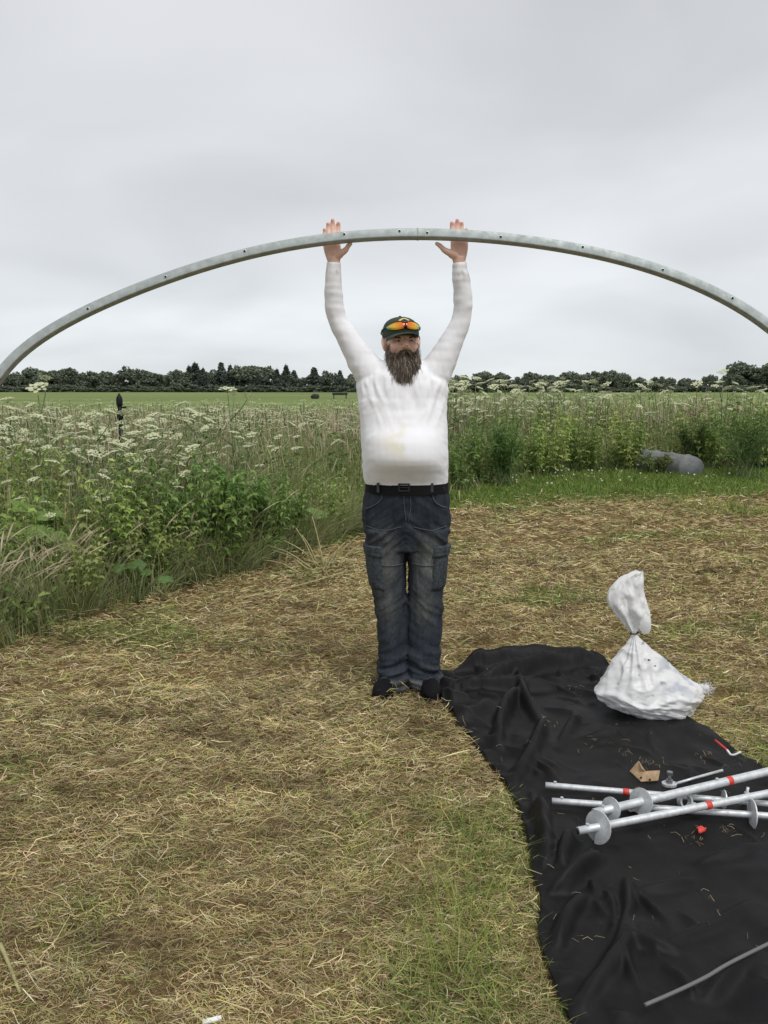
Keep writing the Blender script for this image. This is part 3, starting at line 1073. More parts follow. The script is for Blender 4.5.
def lens(sx):
    A = np.linspace(2, 60, 14)
    rows_, cols_ = [], []
    for k in np.linspace(0, 1, 7):
        row = []
        for a in A:
            f = (a - 2) / 58
            zc_ = 0.066 + 0.006 * (1 - f)
            hh = 0.0215 * (math.sin(math.pi * min(1, 0.12 + 0.9 * f)) ** 0.5) * (1.0 - 0.35 * f)
            row.append(cap_pt(sx * R(a), zc_ - hh + 2 * hh * k, 0.009 + 0.004 * math.sin(math.pi * k)))
            h_ = f * 0.8 + 0.15 * (1 - k)
            cols_.append([np.interp(h_, [0, .25, .5, .72, .85, 1], q_) for q_ in ([0.75, 0.85, 0.85, 0.55, 0.05, 0.03], [0.10, 0.22, 0.52, 0.55, 0.25, 0.10], [0.02, 0.02, 0.04, 0.10, 0.35, 0.30])])
        rows_.append(row)
    G = np.array(rows_)
    idx = np.arange(7 * 14).reshape(7, 14)
    F = np.stack([idx[:-1, :-1], idx[:-1, 1:], idx[1:, 1:], idx[1:, :-1]], -1).reshape(-1, 4)
    return G, F, np.array(cols_)


sung = None
fr = []
lens_parts = []
for sx in (-1, 1):
    G, F, Cl = lens(sx)
    lens_parts.append((G.reshape(-1, 3), F, Cl))
    top = G[-1]
    fr.append(tube(np.vstack([top, cap_pt(sx * R(64), 0.066, 0.010)[None]]), 0.0032, 8))
    fr.append(tube(np.array([cap_pt(sx * R(58), 0.067, 0.010), cap_pt(sx * R(80), 0.062, 0.008), cap_pt(sx * R(110), 0.052, 0.006), cap_pt(sx * R(135), 0.040, 0.006)]), 0.0036, 8, squash=1.8))
fr.append(tube(np.array([cap_pt(R(a), 0.076 + 0.008 * math.cos(R(a) * 8), 0.011) for a in np.linspace(-8, 8, 7)]), 0.0034, 8))
fr.append(tube(np.array([cap_pt(R(-3), 0.056, 0.012), cap_pt(R(-2), 0.068, 0.013), cap_pt(R(2), 0.068, 0.013), cap_pt(R(3), 0.056, 0.012)]), 0.004, 8))
V, F, _ = merge(fr)
sung = link('sunglasses', mesh_np('sunglasses', hd(V), F), m_frame, person)
for G_, F_, C_ in lens_parts:
    link('lens', mesh_np('lens', hd(G_), F_, C_), m_lens, sung)
# pale arched badge with a dark mark above the glasses
m_badge = mat('pale yellow cap badge', (0.62, 0.55, 0.25), 0.7)
m_bmark = mat('dark badge mark', (0.03, 0.035, 0.03), 0.8)


def badge(a_w, z0, z1, out_):
    rows_ = []
    for k in np.linspace(0, 1, 6):
        z = z0 + (z1 - z0) * k
        half = a_w * math.sqrt(max(0.03, 1 - k ** 2))
        rows_.append([cap_pt(R(a), z, out_) for a in np.linspace(-half, half, 9)])
    G = np.array(rows_)
    I = G + np.array([0, 0.004, 0])
    idx = np.arange(54).reshape(6, 9)
    F0 = np.stack([idx[:-1, :-1], idx[:-1, 1:], idx[1:, 1:], idx[1:, :-1]], -1).reshape(-1, 4)
    per = np.concatenate([idx[0], idx[1:, -1], idx[-1, -2::-1], idx[-2:0:-1, 0]])
    nx = np.roll(per, -1)
    return hd(np.concatenate([G.reshape(-1, 3), I.reshape(-1, 3)])), np.concatenate([F0, F0[:, ::-1] + 54, np.stack([per, per + 54, nx + 54, nx], 1)])


bd = link('badge', mesh_np('badge', *badge(23, 0.084, 0.105, 0.004)), m_badge, cap)
link('badge_mark', mesh_np('badge_mark', *badge(11, 0.090, 0.100, 0.0075)), m_bmark, cap)

# ------------------------------------------------------------------ galvanised hoop held overhead
m_galv = mat('dull galvanised steel', (0.44, 0.48, 0.47), 0.55, 0.4)
n, l, b = nodes(m_galv)
n1_ = noise_node(m_galv, 30, 5, 0.6)
n2_ = noise_node(m_galv, 260, 2, 0.5)
cg = ramp_node(m_galv, n1_.outputs['Fac'], [(0.3, (0.30, 0.34, 0.33)), (0.7, (0.44, 0.48, 0.47))])
l.new(cg, b.inputs['Base Color'])
l.new(ramp_node(m_galv, n1_.outputs['Fac'], [(0.3, (0.62,) * 3), (0.7, (0.5,) * 3)]), b.inputs['Roughness'])
bump(m_galv, n2_.outputs['Fac'], 0.08, 0.002)
HOOPPX = [(0, 375.5), (8.6, 366), (25.8, 347.3), (49.4, 330.5), (88, 312.4), (124.6, 295.2), (172, 275.9), (214.9, 261.9), (249.2, 253.1), (292.2, 244.6), (326.6, 240.0),
          (360, 236.6), (399, 234.8), (425, 234.5), (466.7, 235.5), (490, 237.2), (533.5, 242), (580.6, 250), (627.7, 261.5), (662, 271.8), (696.5, 284.9), (732.8, 302.2), (758, 318.6), (768.3, 326.5)]
AP = at(397, 234.6, 3.945)
tl = R(14)
nrm_h = np.cross(np.array([1.0, 0, 0]), np.array([0, -math.sin(tl), -math.cos(tl)]))
HP = []
for q_ in HOOPPX:
    r_ = ray(*q_)
    k = ((AP - np.array([0, 0, CAM_H])) @ nrm_h) / (r_ @ nrm_h)
    HP.append(np.array([0, 0, CAM_H]) + r_ * k)
HP = np.array(HP)
D_ = np.array([0, -math.sin(tl), -math.cos(tl)])
uv = np.stack([(HP - AP)[:, 0], (HP - AP) @ D_], 1)
# smooth the traced line, then carry both legs on outside the picture
arcl = np.concatenate([[0], np.cumsum(np.linalg.norm(np.diff(uv, axis=0), axis=1))])
ss = np.linspace(0, arcl[-1], 90)
deg = 7
pu, pv = np.polyfit(arcl - arcl[-1] / 2, uv[:, 0], deg), np.polyfit(arcl - arcl[-1] / 2, uv[:, 1], deg)
U = np.stack([np.polyval(pu, ss - arcl[-1] / 2), np.polyval(pv, ss - arcl[-1] / 2)], 1)


def extend(p0, d0, turn, n_, step=0.05):
    out_, a = [], math.atan2(d0[1], d0[0])
    p_ = np.array(p0)
    for i in range(n_):
        a += turn * max(0, 1 - i / 12)
        p_ = p_ + step * np.array([math.cos(a), math.sin(a)])
        out_.append(p_.copy())
    return out_


right = extend(U[-1], U[-1] - U[-4], 0.03, 18)
left = extend(U[0], U[0] - U[3], -0.03, 18)
U = np.array(left[::-1] + list(U) + right)
hoopP = AP + U[:, :1] * np.array([1.0, 0, 0]) + U[:, 1:] * D_
ringsH = []
T = np.gradient(hoopP, axis=0)
T /= np.linalg.norm(T, axis=1)[:, None]
Bn = nrm_h / np.linalg.norm(nrm_h)
if Bn[1] > 0:
    Bn = -Bn                                       # towards the viewer
th = np.linspace(0, 2 * np.pi, 24, endpoint=False)
cs, sn = np.cos(th), np.sin(th)
pw = 0.27
prof = np.stack([np.sign(cs) * np.abs(cs) ** pw, np.sign(sn) * np.abs(sn) ** pw], 1) * np.array([0.0220, 0.0215])
for i in range(len(hoopP)):
    nv = np.cross(Bn, T[i])
    if nv[2] < 0:
        nv = -nv
    a = R(9)
    bb, vv = Bn * math.cos(a) - nv * math.sin(a) * 0, nv
    ringsH.append(hoopP[i] + prof[:, :1] * bb + prof[:, 1:] * vv)
hoop = thing('tunnel_hoop', 'curved galvanised steel hoop pipe held up over the bearded man\'s head', 'metal hoop', tuple(AP))
link('hoop_pipe', mesh_np('hoop_pipe', *rings(np.array(ringsH))), m_galv, hoop)
m_hole = mat('dark drilled hole', (0.015, 0.015, 0.016), 0.9)
m_rim = mat('bright hole edge', (0.75, 0.78, 0.78), 0.35, 0.6)
for px in (88, 166, 249, 343, 395, 428, 500, 581, 662, 733):
    hx = at(px, 260, 3.9)[0]
    i = int(np.argmin(abs(hoopP[:, 0] - hx)))
    c_ = hoopP[i] + Bn * 0.0222 + np.cross(Bn, T[i]) * (0.006 if px % 2 else -0.002)
    e1, e2 = T[i], np.cross(Bn, T[i])
    tt_ = np.linspace(0, 2 * np.pi, 12, endpoint=False)
    disc = lambda r_, o_: c_ + Bn * o_ + (e1 * np.cos(tt_)[:, None] + e2 * np.sin(tt_)[:, None]) * r_
    h = link('bolt_hole', mesh_np('bolt_hole', *rings(np.array([disc(0.0058, -0.004), disc(0.0058, 0.0006)]))), m_hole, hoop)
    link('hole_edge', mesh_np('hole_edge', *rings(np.array([disc(0.0060, -0.002), disc(0.0078, -0.002), disc(0.0074, 0.0009), disc(0.0060, 0.0009)]), cap=False)), m_rim, h)
i = int(np.argmin(abs(hoopP[:, 0] - at(419, 235, 3.92)[0])))
rj = []
for s_, k_ in ((-0.004, 1.0), (-0.004, 1.06), (0.004, 1.06), (0.004, 1.0)):
    rj.append(hoopP[i] + T[i] * s_ + (ringsH[i] - hoopP[i]) * k_)
link('pipe_joint', mesh_np('pipe_joint', *rings(np.array(rj), cap=False)), m_galv, hoop)
# ------------------------------------------------------------------ black ground-cover sheet (small cloth relaxation)
LEFT = np.array([gnd(*q)[:2] for q in ((432, 680), (440, 700), (458, 728), (484, 758), (513, 798), (527, 842), (533, 880), (541, 910), (538, 938), (546, 970), (569, 1024), (606, 1100), (650, 1230))])
RIGHT = np.array([gnd(*q)[:2] for q in ((604, 664), (630, 684), (660, 703), (700, 728), (740, 756), (768, 776), (800, 800), (850, 838), (920, 890), (990, 950), (1060, 1020), (1150, 1110), (1260, 1250))])
ny, nx = 200, 104
Lc, Rc = catmull(LEFT, ny), catmull(RIGHT, ny)
# the far end runs across from the man's foot to behind the bag
uu = np.linspace(0, 1, nx)
vv = np.linspace(0, 1, ny)
X = np.zeros((ny, nx, 3))
X[..., :2] = Lc[:, None] * (1 - uu)[None, :, None] + Rc[:, None] * uu[None, :, None]
bulge = np.exp(-vv / 0.05)[:, None] * np.sin(np.pi * uu)[None]
X[..., 1] += 0.10 * bulge
flat = X[..., :2].copy()
poly_sheet = np.concatenate([flat[:, 0], flat[-1], flat[::-1, -1], flat[0, ::-1]])


def in_poly(x, y, poly):
    inside = np.zeros(len(x), bool)
    xa, ya = poly[:, 0], poly[:, 1]
    xb, yb_ = np.roll(xa, -1), np.roll(ya, -1)
    for i in range(0, len(poly)):
        c_ = (ya[i] > y) != (yb_[i] > y)
        if not c_.any():
            continue
        xi = (xb[i] - xa[i]) * (y - ya[i]) / (yb_[i] - ya[i] + 1e-12) + xa[i]
        inside ^= c_ & (x < xi)
    return inside


floor = ground_z(X[..., 0], X[..., 1]) + 0.020
comp = 0.016 + 0.11 * np.exp(-(uu / 0.16) ** 2)[None] * np.ones((ny, 1)) + 0.13 * np.exp(-(vv / 0.09) ** 2)[:, None] + 0.02 * np.exp(-((1 - uu) / 0.1) ** 2)[None]
comp = comp + 0.035 * np.clip(fbm(np.stack([X[..., 0], X[..., 1], 0 * X[..., 0]], -1).reshape(-1, 3) * 1.6 + 3, 2).reshape(ny, nx), 0, 1)
SCREWPX = [((545.5, 785), (628, 792), (792, 806)), ((552, 801), (654, 807.5), (800, 818)), ((594, 812), (690, 790), (800, 764)), ((578, 831), (690, 809), (800, 787))]
segs = []
for a, m_, b_ in SCREWPX:
    segs.append((gnd(*a, 0.03)[:2], gnd(*b_, 0.03)[:2]))
press = np.zeros((ny, nx), bool)
for a, b_ in segs:
    ab = b_ - a
    t = np.clip(((flat - a) @ ab) / (ab @ ab), 0, 1)
    dd = np.linalg.norm(flat - a - t[..., None] * ab, axis=2)
    press |= dd < 0.055
    comp = np.where(dd < 0.11, np.minimum(comp, 0.012), comp)
bagc = np.array([1.16, 3.66])
dbag = np.linalg.norm((flat - bagc) / np.array([0.26, 0.19]), axis=2)
comp = np.where(dbag < 1.2, np.minimum(comp, 0.012), comp)
press |= dbag < 1.0
pn = np.stack([X[..., 0], X[..., 1], 0 * X[..., 0]], -1).reshape(-1, 3)
fr_ = np.random.default_rng(21)
hgt = np.zeros((ny, nx))


def fold_line(p0, a, length, h, wid_, curl):
    global hgt
    t = np.linspace(0, 1, 14)
    aa = a + curl * t
    st = length / 13
    pts_ = np.array(p0) + np.concatenate([[[0, 0]], np.cumsum(np.stack([np.cos(aa), np.sin(aa)], 1) * st, 0)[:-1]])
    best = np.full((ny, nx), 9.0)
    amp_ = np.zeros((ny, nx))
    for i in range(13):
        ab_ = pts_[i + 1] - pts_[i]
        tt_ = np.clip(((flat - pts_[i]) @ ab_) / (ab_ @ ab_), 0, 1)
        d2 = np.linalg.norm(flat - pts_[i] - tt_[..., None] * ab_, axis=2)
        f_ = (i + tt_) / 13
        m2 = d2 < best
        best = np.where(m2, d2, best)
        amp_ = np.where(m2, np.sin(np.pi * np.clip(f_, 0.02, 0.98)) ** 0.6, amp_)
    hgt = np.maximum(hgt, 1.7 * h * amp_ * np.exp(-(best / wid_) ** 2))


G_ = lambda px, py: gnd(px, py)[:2]
for q0, q1, h, wd_, cu in (((440, 672), (600, 664), .085, .045, .15), ((470, 690), (585, 668), .075, .035, -.3), ((450, 690), (560, 690), .060, .03, .4), ((520, 672), (545, 730), .05, .03, .4),
                           ((500, 755), (530, 690), .055, .03, -.5), ((512, 785), (540, 720), .05, .028, .4), ((545, 885), (528, 790), .055, .035, .3), ((560, 880), (580, 840), .05, .03, -.4),
                           ((590, 850), (530, 760), .035, .022, .3), ((548, 905), (600, 862), .05, .028, .5), ((556, 960), (590, 905), .035, .025, -.4), ((600, 700), (560, 760), .030, .024, .3),
                           ((575, 700), (630, 745), .026, .022, .4), ((640, 730), (560, 745), .022, .02, -.4), ((580, 1010), (640, 920), .030, .022, .3), ((620, 900), (700, 880), .022, .02, .5),
                           ((640, 960), (760, 900), .018, .02, .4), ((600, 980), (620, 880), .03, .02, .6), ((700, 1010), (766, 960), .024, .02, -.4), ((690, 870), (768, 850), .02, .018, .3)):
    a_, b2 = G_(*q0), G_(*q1)
    d2 = b2 - a_
    fold_line(a_, math.atan2(d2[1], d2[0]) - cu / 2, np.linalg.norm(d2), h, wd_, cu)
for i in range(120):
    u_, v_ = fr_.uniform(0, 1) ** 1.4, fr_.uniform(0, 1)
    p0 = flat[int(v_ * (ny - 1)), int(u_ * (nx - 1))]
    k_ = 1.0 if u_ < 0.35 or v_ < 0.2 else 0.5
    fold_line(p0, fr_.choice([1.9, 2.3, 0.3, -0.4, 1.5]) + fr_.normal(0, .3), fr_.uniform(.12, .45), k_ * fr_.uniform(.008, .028), fr_.uniform(.010, .017), fr_.normal(0, .6))
quiet = np.where(press, 0.0, 1.0) * np.clip((dbag - 0.9) * 3, 0, 1)
for a, b_ in segs:
    ab = b_ - a
    t = np.clip(((flat - a) @ ab) / (ab @ ab), 0, 1)
    quiet = quiet * np.clip((np.linalg.norm(flat - a - t[..., None] * ab, axis=2) - 0.03) / 0.08, 0, 1)
hgt *= quiet
X[..., 2] = floor + hgt + (0.25 + 5 * comp) * 0.02 * (0.5 + fbm(pn * np.array([7, 4, 1]), 3).reshape(ny, nx)).clip(0.02, 2)
X3 = X.copy()
X3[..., 2] -= floor


def cons(sl_a, sl_b, extra):
    ia, ib = sl_a, sl_b
    rest = np.maximum(np.linalg.norm(flat[ia] - flat[ib], axis=-1) * (1 + 0.5 * (comp[ia] + comp[ib])), np.linalg.norm(X3[ia] - X3[ib], axis=-1)) * extra
    return ia, ib, rest


S_ = np.s_
batches = []
for o_ in (0, 1):
    a = S_[:, o_:nx - 1:2]
    b_ = S_[:, o_ + 1:nx:2]
    batches.append(cons(a, b_, 1.0) + (0.5,))
    a = S_[o_:ny - 1:2, :]
    b_ = S_[o_ + 1:ny:2, :]
    batches.append(cons(a, b_, 1.0) + (0.5,))
    for sgn in (1, -1):
        for p_ in (0, 1):
            a = S_[o_:ny - 1:2, (0 if sgn > 0 else 1) + p_:nx - (1 if sgn > 0 else 0):2]
            b_ = S_[o_ + 1:ny:2, (1 if sgn > 0 else 0) + p_:nx - (0 if sgn > 0 else 1):2]
            batches.append(cons(a, b_, 1.0) + (0.35,))
for st in (2, 4):
    for o_ in range(st):
        for q_ in (0, 1):
            a = S_[:, q_ * st + o_:nx - st:2 * st]
            b_ = S_[:, q_ * st + o_ + st:nx:2 * st]
            batches.append(cons(a, b_, 0.995) + (0.10,))
            a = S_[q_ * st + o_:ny - st:2 * st, :]
            b_ = S_[q_ * st + o_ + st:ny:2 * st, :]
            batches.append(cons(a, b_, 0.995) + (0.10,))
Xp = X.copy()
edge_m = np.zeros((ny, nx), bool)
edge_m[:, 0] = edge_m[:, -1] = edge_m[0] = edge_m[-1] = True
NIT = 70
for it in range(NIT):
    vel = (X - Xp) * 0.90
    vel[..., 2] -= 0.00007
    Xp = X.copy()
    X = X + np.clip(vel, -0.01, 0.01)
    for ia, ib, rest, k in batches:
        A, B = X[ia], X[ib]
        m_ = min(A.shape[0], B.shape[0]), min(A.shape[1], B.shape[1])
        A, B, rs_ = A[:m_[0], :m_[1]], B[:m_[0], :m_[1]], rest[:m_[0], :m_[1]]
        d = B - A
        ln_ = np.linalg.norm(d, axis=-1) + 1e-9
        cor = d * (0.5 * k * (ln_ - rs_) / ln_)[..., None]
        A += cor
        B -= cor
    X[..., :2] += (flat - X[..., :2]) * 0.03
    X[edge_m, :2] += (flat[edge_m] - X[edge_m, :2]) * 0.5
    X[..., 2] = np.where(press, np.minimum(X[..., 2], floor + 0.008), X[..., 2])
    X[..., 2] = np.clip(X[..., 2], floor, floor + 0.17)
# free edges settle on the grass
eh = np.minimum(np.minimum(uu, 1 - uu)[None] * 25, 1.0) * np.ones((ny, 1))
X[..., 2] = floor + (X[..., 2] - floor) * (0.55 + 0.45 * eh)
idx = np.arange(ny * nx).reshape(ny, nx)
F = np.stack([idx[:-1, :-1], idx[1:, :-1], idx[1:, 1:], idx[:-1, 1:]], -1).reshape(-1, 4)
m_sheet = mat('black woven ground cover', (0.012, 0.012, 0.0125), 0.55, spec=0.16)
b = m_sheet.node_tree.nodes['Principled BSDF']
nn = noise_node(m_sheet, 9, 5, 0.6)
m_sheet.node_tree.links.new(ramp_node(m_sheet, nn.outputs['Fac'], [(0.35, (0.0065, 0.0065, 0.007)), (0.75, (0.013, 0.0125, 0.012))]), b.inputs['Base Color'])
wv = m_sheet.node_tree.nodes.new('ShaderNodeTexNoise')
wv.inputs['Scale'].default_value = 420
tcn = m_sheet.node_tree.nodes.new('ShaderNodeTexCoord')
m_sheet.node_tree.links.new(tcn.outputs['Object'], wv.inputs['Vector'])
bump(m_sheet, wv.outputs['Fac'], 0.25, 0.002)
nr_ = noise_node(m_sheet, 7, 3, 0.5, dist=0.8)
nr_.noise_type = 'RIDGED_MULTIFRACTAL'
bump(m_sheet, nr_.outputs['Fac'], 0.30, 0.012)
me = mesh_np('weed_sheet', X.reshape(-1, 3), F)
sheet = link('weed_sheet', me, m_sheet, label='crumpled black ground cover sheet spread on the mown grass', cat='ground sheet')
md = sheet.modifiers.new('subdiv', 'SUBSURF')
md.levels = md.render_levels = 1
md = sheet.modifiers.new('solid', 'SOLIDIFY')
md.thickness = 0.0015
SHX = X.copy()


def sheet_z(x, y):
    d = (SHX[..., 0] - x) ** 2 + (SHX[..., 1] - y) ** 2
    return SHX.reshape(-1, 3)[np.argmin(d), 2]


# ------------------------------------------------------------------ ground screws on the sheet
m_zinc = mat('bright zinc steel', (0.62, 0.64, 0.65), 0.4, 0.4)
nn = noise_node(m_zinc, 40, 5, 0.65, stretch=(1, 1, 1))
lk = m_zinc.node_tree.links
lk.new(ramp_node(m_zinc, nn.outputs['Fac'], [(0.3, (0.46, 0.48, 0.49)), (0.7, (0.74, 0.76, 0.77))]), m_zinc.node_tree.nodes['Principled BSDF'].inputs['Base Color'])
lk.new(ramp_node(m_zinc, nn.outputs['Fac'], [(0.3, (0.6,) * 3), (0.7, (0.42,) * 3)]), m_zinc.node_tree.nodes['Principled BSDF'].inputs['Roughness'])
m_red = mat('red tape', (0.62, 0.05, 0.035), 0.5)
m_inside = mat('dark tube inside', (0.05, 0.05, 0.05), 0.8)


def frame_of(d):
    d = d / np.linalg.norm(d)
    a = np.cross(d, [0, 0, 1.0])
    a /= np.linalg.norm(a)
    return d, a, np.cross(a, d)


def helix(p, d, r0, r1, pitch, ph, thick=0.004, n_=30, turn=1.0):
    d, a, b_ = frame_of(d)
    V = []
    t = np.linspace(0, 2 * np.pi * turn, n_)
    for q_ in t:
        rad_dir = a * math.cos(q_ + ph) + b_ * math.sin(q_ + ph)
        c_ = p + d * pitch * (q_ / (2 * np.pi) - 0.5)
        grow = 1.0
        for rr_, oo in ((r0, -thick / 2), (r0 + (r1 - r0) * grow, -thick / 2), (r0 + (r1 - r0) * grow, thick / 2), (r0, thick / 2)):
            V.append(c_ + rad_dir * rr_ + d * oo)
    V = np.array(V)
    i = np.arange(n_ - 1)[:, None] * 4
    j = np.arange(4)[None]
    F = np.stack([i + j, i + (j + 1) % 4, i + 4 + (j + 1) % 4, i + 4 + j], -1).reshape(-1, 4)
    F = np.concatenate([F, [[0, 1, 2, 3]], [[(n_ - 1) * 4 + q for q in (3, 2, 1, 0)]]])
    return V, F


def along(a, b_, px):
    """point on the segment a-b whose x matches the pixel column px"""
    ts = np.linspace(-0.3, 1.5, 1500)
    P = a + ts[:, None] * (b_ - a)
    rel_ = P - np.array([0, 0, CAM_H])
    dep = rel_[:, 1] * math.cos(PITCH) - rel_[:, 2] * math.sin(PITCH)
    xs = 384 + FPX * rel_[:, 0] / dep
    return P[np.argmin(abs(xs - px))]


SCREWS = [  # end px, other end px, heights at both ends, radius, tape px, plates [(px, radius)], label
    ((545.5, 785), (792, 806), 0.028, 0.030, 0.0110, 626, [(724, 0.036)], 'galvanised ground screw at the back of the pile with red tape left of the spirals'),
    ((552, 801), (800, 818), 0.026, 0.028, 0.0115, None, [(752, 0.052)], 'galvanised tube low in the pile without any red tape in view'),
    ((594, 813), (800, 764), 0.066, 0.085, 0.0152, 729, [(611, 0.040), (641, 0.047)], 'thick ground screw with two spiral plates lying across the other tubes'),
    ((578, 831), (800, 787), 0.054, 0.080, 0.0132, 708, [(598, 0.054)], 'ground screw nearest the camera with one spiral plate near its end'),
]
for a, b_, za, zb, r_, tape, plates, lab in SCREWS:
    A = gnd(*a)
    za += sheet_z(A[0], A[1])
    A = gnd(*a, za)
    B = gnd(*b_)
    zb += min(0.03, sheet_z(B[0], B[1]))
    B = gnd(*b_, zb)
    B = A + (B - A) * 1.18
    t_ = thing('ground_screw', lab, 'ground screw', tuple(A), group='galvanised ground screws on the black sheet')
    pts = np.array([A + (B - A) * k for k in np.linspace(0, 1, 14)])
    pr = np.full(14, r_)
    link('shaft', mesh_np('shaft', *tube(pts, pr, 16)), m_zinc, t_)
    d, e1, e2 = frame_of(B - A)
    link('tube_end', mesh_np('tube_end', *tube([A - d * 0.0012, A + d * 0.01], r_ * 0.8, 14)), m_inside, t_)
    if tape:
        c_ = along(A, B, tape)
        link('red_tape', mesh_np('red_tape', *tube([c_ - d * 0.011, c_ - d * 0.01, c_ + d * 0.01, c_ + d * 0.011], [r_, r_ + .0012, r_ + .0012, r_], 16)), m_red, t_)
    for k_, (px, pr_) in enumerate(plates):
        c_ = along(A, B, px)
        vw = np.array([0, 0, CAM_H]) - c_
        vw /= np.linalg.norm(vw)
        dd = d * 0.80 - vw * (0.12 if px > 700 else 0.52 if k_ else 0.45)
        link('spiral_plate', mesh_np('spiral_plate', *helix(c_, dd, r_ * 0.6, pr_, 0.012, -math.pi / 2, turn=0.985), smooth=False), m_zinc, t_)
    for off in (0.035, 0.52):
        c_ = A + d * off
        link('bolt', mesh_np('bolt', *tube([c_ + e2 * r_ * .8, c_ + e2 * (r_ + 0.006), c_ + e2 * (r_ + 0.0065)], [0.006, 0.006, 0.003], 6), smooth=False), m_zinc, t_)

# loose fittings among the screws
p_ = gnd(685, 801, 0.05)
th = np.linspace(0, 2 * np.pi, 24, endpoint=False)
dax = np.array([0.25, -0.93, 0.28])
d, e1, e2 = frame_of(dax)
rg = [p_ + d * o_ + (e1 * np.cos(th)[:, None] + e2 * np.sin(th)[:, None]) * r_ for r_, o_ in ((0.019, -0.011), (0.026, -0.011), (0.026, 0.011), (0.019, 0.011), (0.019, -0.011))]
t_ = thing('pipe_clamp', 'small round steel clamp ring lying between the ground screws', 'pipe clamp', tuple(p_))
link('ring', mesh_np('ring', *rings(np.array(rg), cap=False), smooth=False), m_zinc, t_)
link('clamp_lug', mesh_np('clamp_lug', *box(p_ + np.array([0.032, 0, -0.012]), (0.012, 0.009, 0.004), (0, 0.3, 0.2)), smooth=False), m_zinc, t_)
for px, py, lab in ((745, 801, 'upright steel clamp bolt at the right among the tubes'), (632, 811, 'small steel clamp bolt under the two spiral plates')):
    p_ = gnd(px, py + 6)
    p_[2] = sheet_z(p_[0], p_[1])
    t_ = thing('clamp_bolt', lab, 'bolt', tuple(p_))
    link('threaded_rod', mesh_np('threaded_rod', *tube([p_ + np.array([0, 0, 0.004]), p_ + np.array([0.006, 0, 0.062])], 0.0055, 8)), m_zinc, t_)
    link('nut', mesh_np('nut', *tube([p_ + np.array([0.003, 0, 0.03]), p_ + np.array([0.0045, 0, 0.042])], 0.011, 6), smooth=False), m_zinc, t_)
    link('saddle', mesh_np('saddle', *box(p_ + np.array([0.004, 0, 0.012]), (0.022, 0.010, 0.009), (0, 0.1, 0.4)), smooth=False), m_zinc, t_)

p_ = gnd(669, 789)
p_[2] = sheet_z(p_[0], p_[1])
t_ = thing('eye_bolt_fitting', 'steel eye fitting with an upright bolt beside the brown cardboard', 'fitting', tuple(p_))
th = np.linspace(0, 2 * np.pi, 24, endpoint=False)
rg = [p_ + np.array([0, 0, z]) + np.stack([r_ * np.cos(th), r_ * 0.85 * np.sin(th), 0 * th], 1) for r_, z in ((0.012, 0.004), (0.028, 0.004), (0.028, 0.013), (0.012, 0.013), (0.012, 0.004))]
link('eye', mesh_np('eye_plate', *rings(np.array(rg), cap=False), smooth=False), m_zinc, t_)
link('bolt', mesh_np('bolt', *tube([p_ + np.array([0.0, 0, 0.0]), p_ + np.array([0.0, 0, 0.055])], 0.0065, 10)), mat('grey bolt steel', (0.25, 0.26, 0.27), 0.4, 0.7), t_)
link('nut', mesh_np('nut', *tube([p_ + np.array([0.0, 0, 0.013]), p_ + np.array([0.0, 0, 0.026])], 0.013, 6), smooth=False), bpy.data.materials['grey bolt steel'], t_)
link('bolt_head', mesh_np('bolt_head', *tube([p_ + np.array([0.0, 0, 0.046]), p_ + np.array([0.0, 0, 0.058])], 0.012, 6), smooth=False), bpy.data.materials['grey bolt steel'], t_)
e_ = gnd(722, 780)
link('arm', mesh_np('arm', *tube([p_ + np.array([0.022, 0, 0.009]), (p_ + e_) / 2 + np.array([0, 0, 0.022]), e_ + np.array([0, 0, 0.04])], 0.0055, 8)), m_zinc, t_)

m_card = mat('brown cardboard', (0.36, 0.25, 0.15), 0.9, spec=0.1)
nn = noise_node(m_card, 40, 4)
m_card.node_tree.links.new(ramp_node(m_card, nn.outputs['Fac'], [(0.3, (0.28, 0.19, 0.11)), (0.7, (0.42, 0.30, 0.185))]), m_card.node_tree.nodes['Principled BSDF'].inputs['Base Color'])
z0 = lambda px, py, dz=0.0: gnd(px, py, sheet_z(*gnd(px, py)[:2]) + dz)
outl = [z0(630, 771.5, .008), z0(639, 761, .045), z0(642, 769, .03), z0(648, 773, .010), z0(660, 771, .018), z0(658, 781, .006), z0(641, 782, .004)]
cen = np.mean(outl, axis=0) + np.array([0, 0, 0.004])
V = np.array(outl + [cen])
F = np.array([[i, (i + 1) % 7, 7] for i in range(7)])
card = thing('cardboard_piece', 'torn folded piece of brown cardboard lying on the black sheet', 'cardboard', tuple(cen))
cb = link('card', mesh_np('card', V, F, smooth=False), m_card, card)
md = cb.modifiers.new('solid', 'SOLIDIFY')
md.thickness = 0.003
for px, py in ((641, 777), (650, 779)):
    h_ = z0(px, py, 0.016)
    link('punched_hole', mesh_np('punched_hole', *tube([h_ - np.array([0, 0, .004]), h_], 0.004, 10)), m_hole, card)

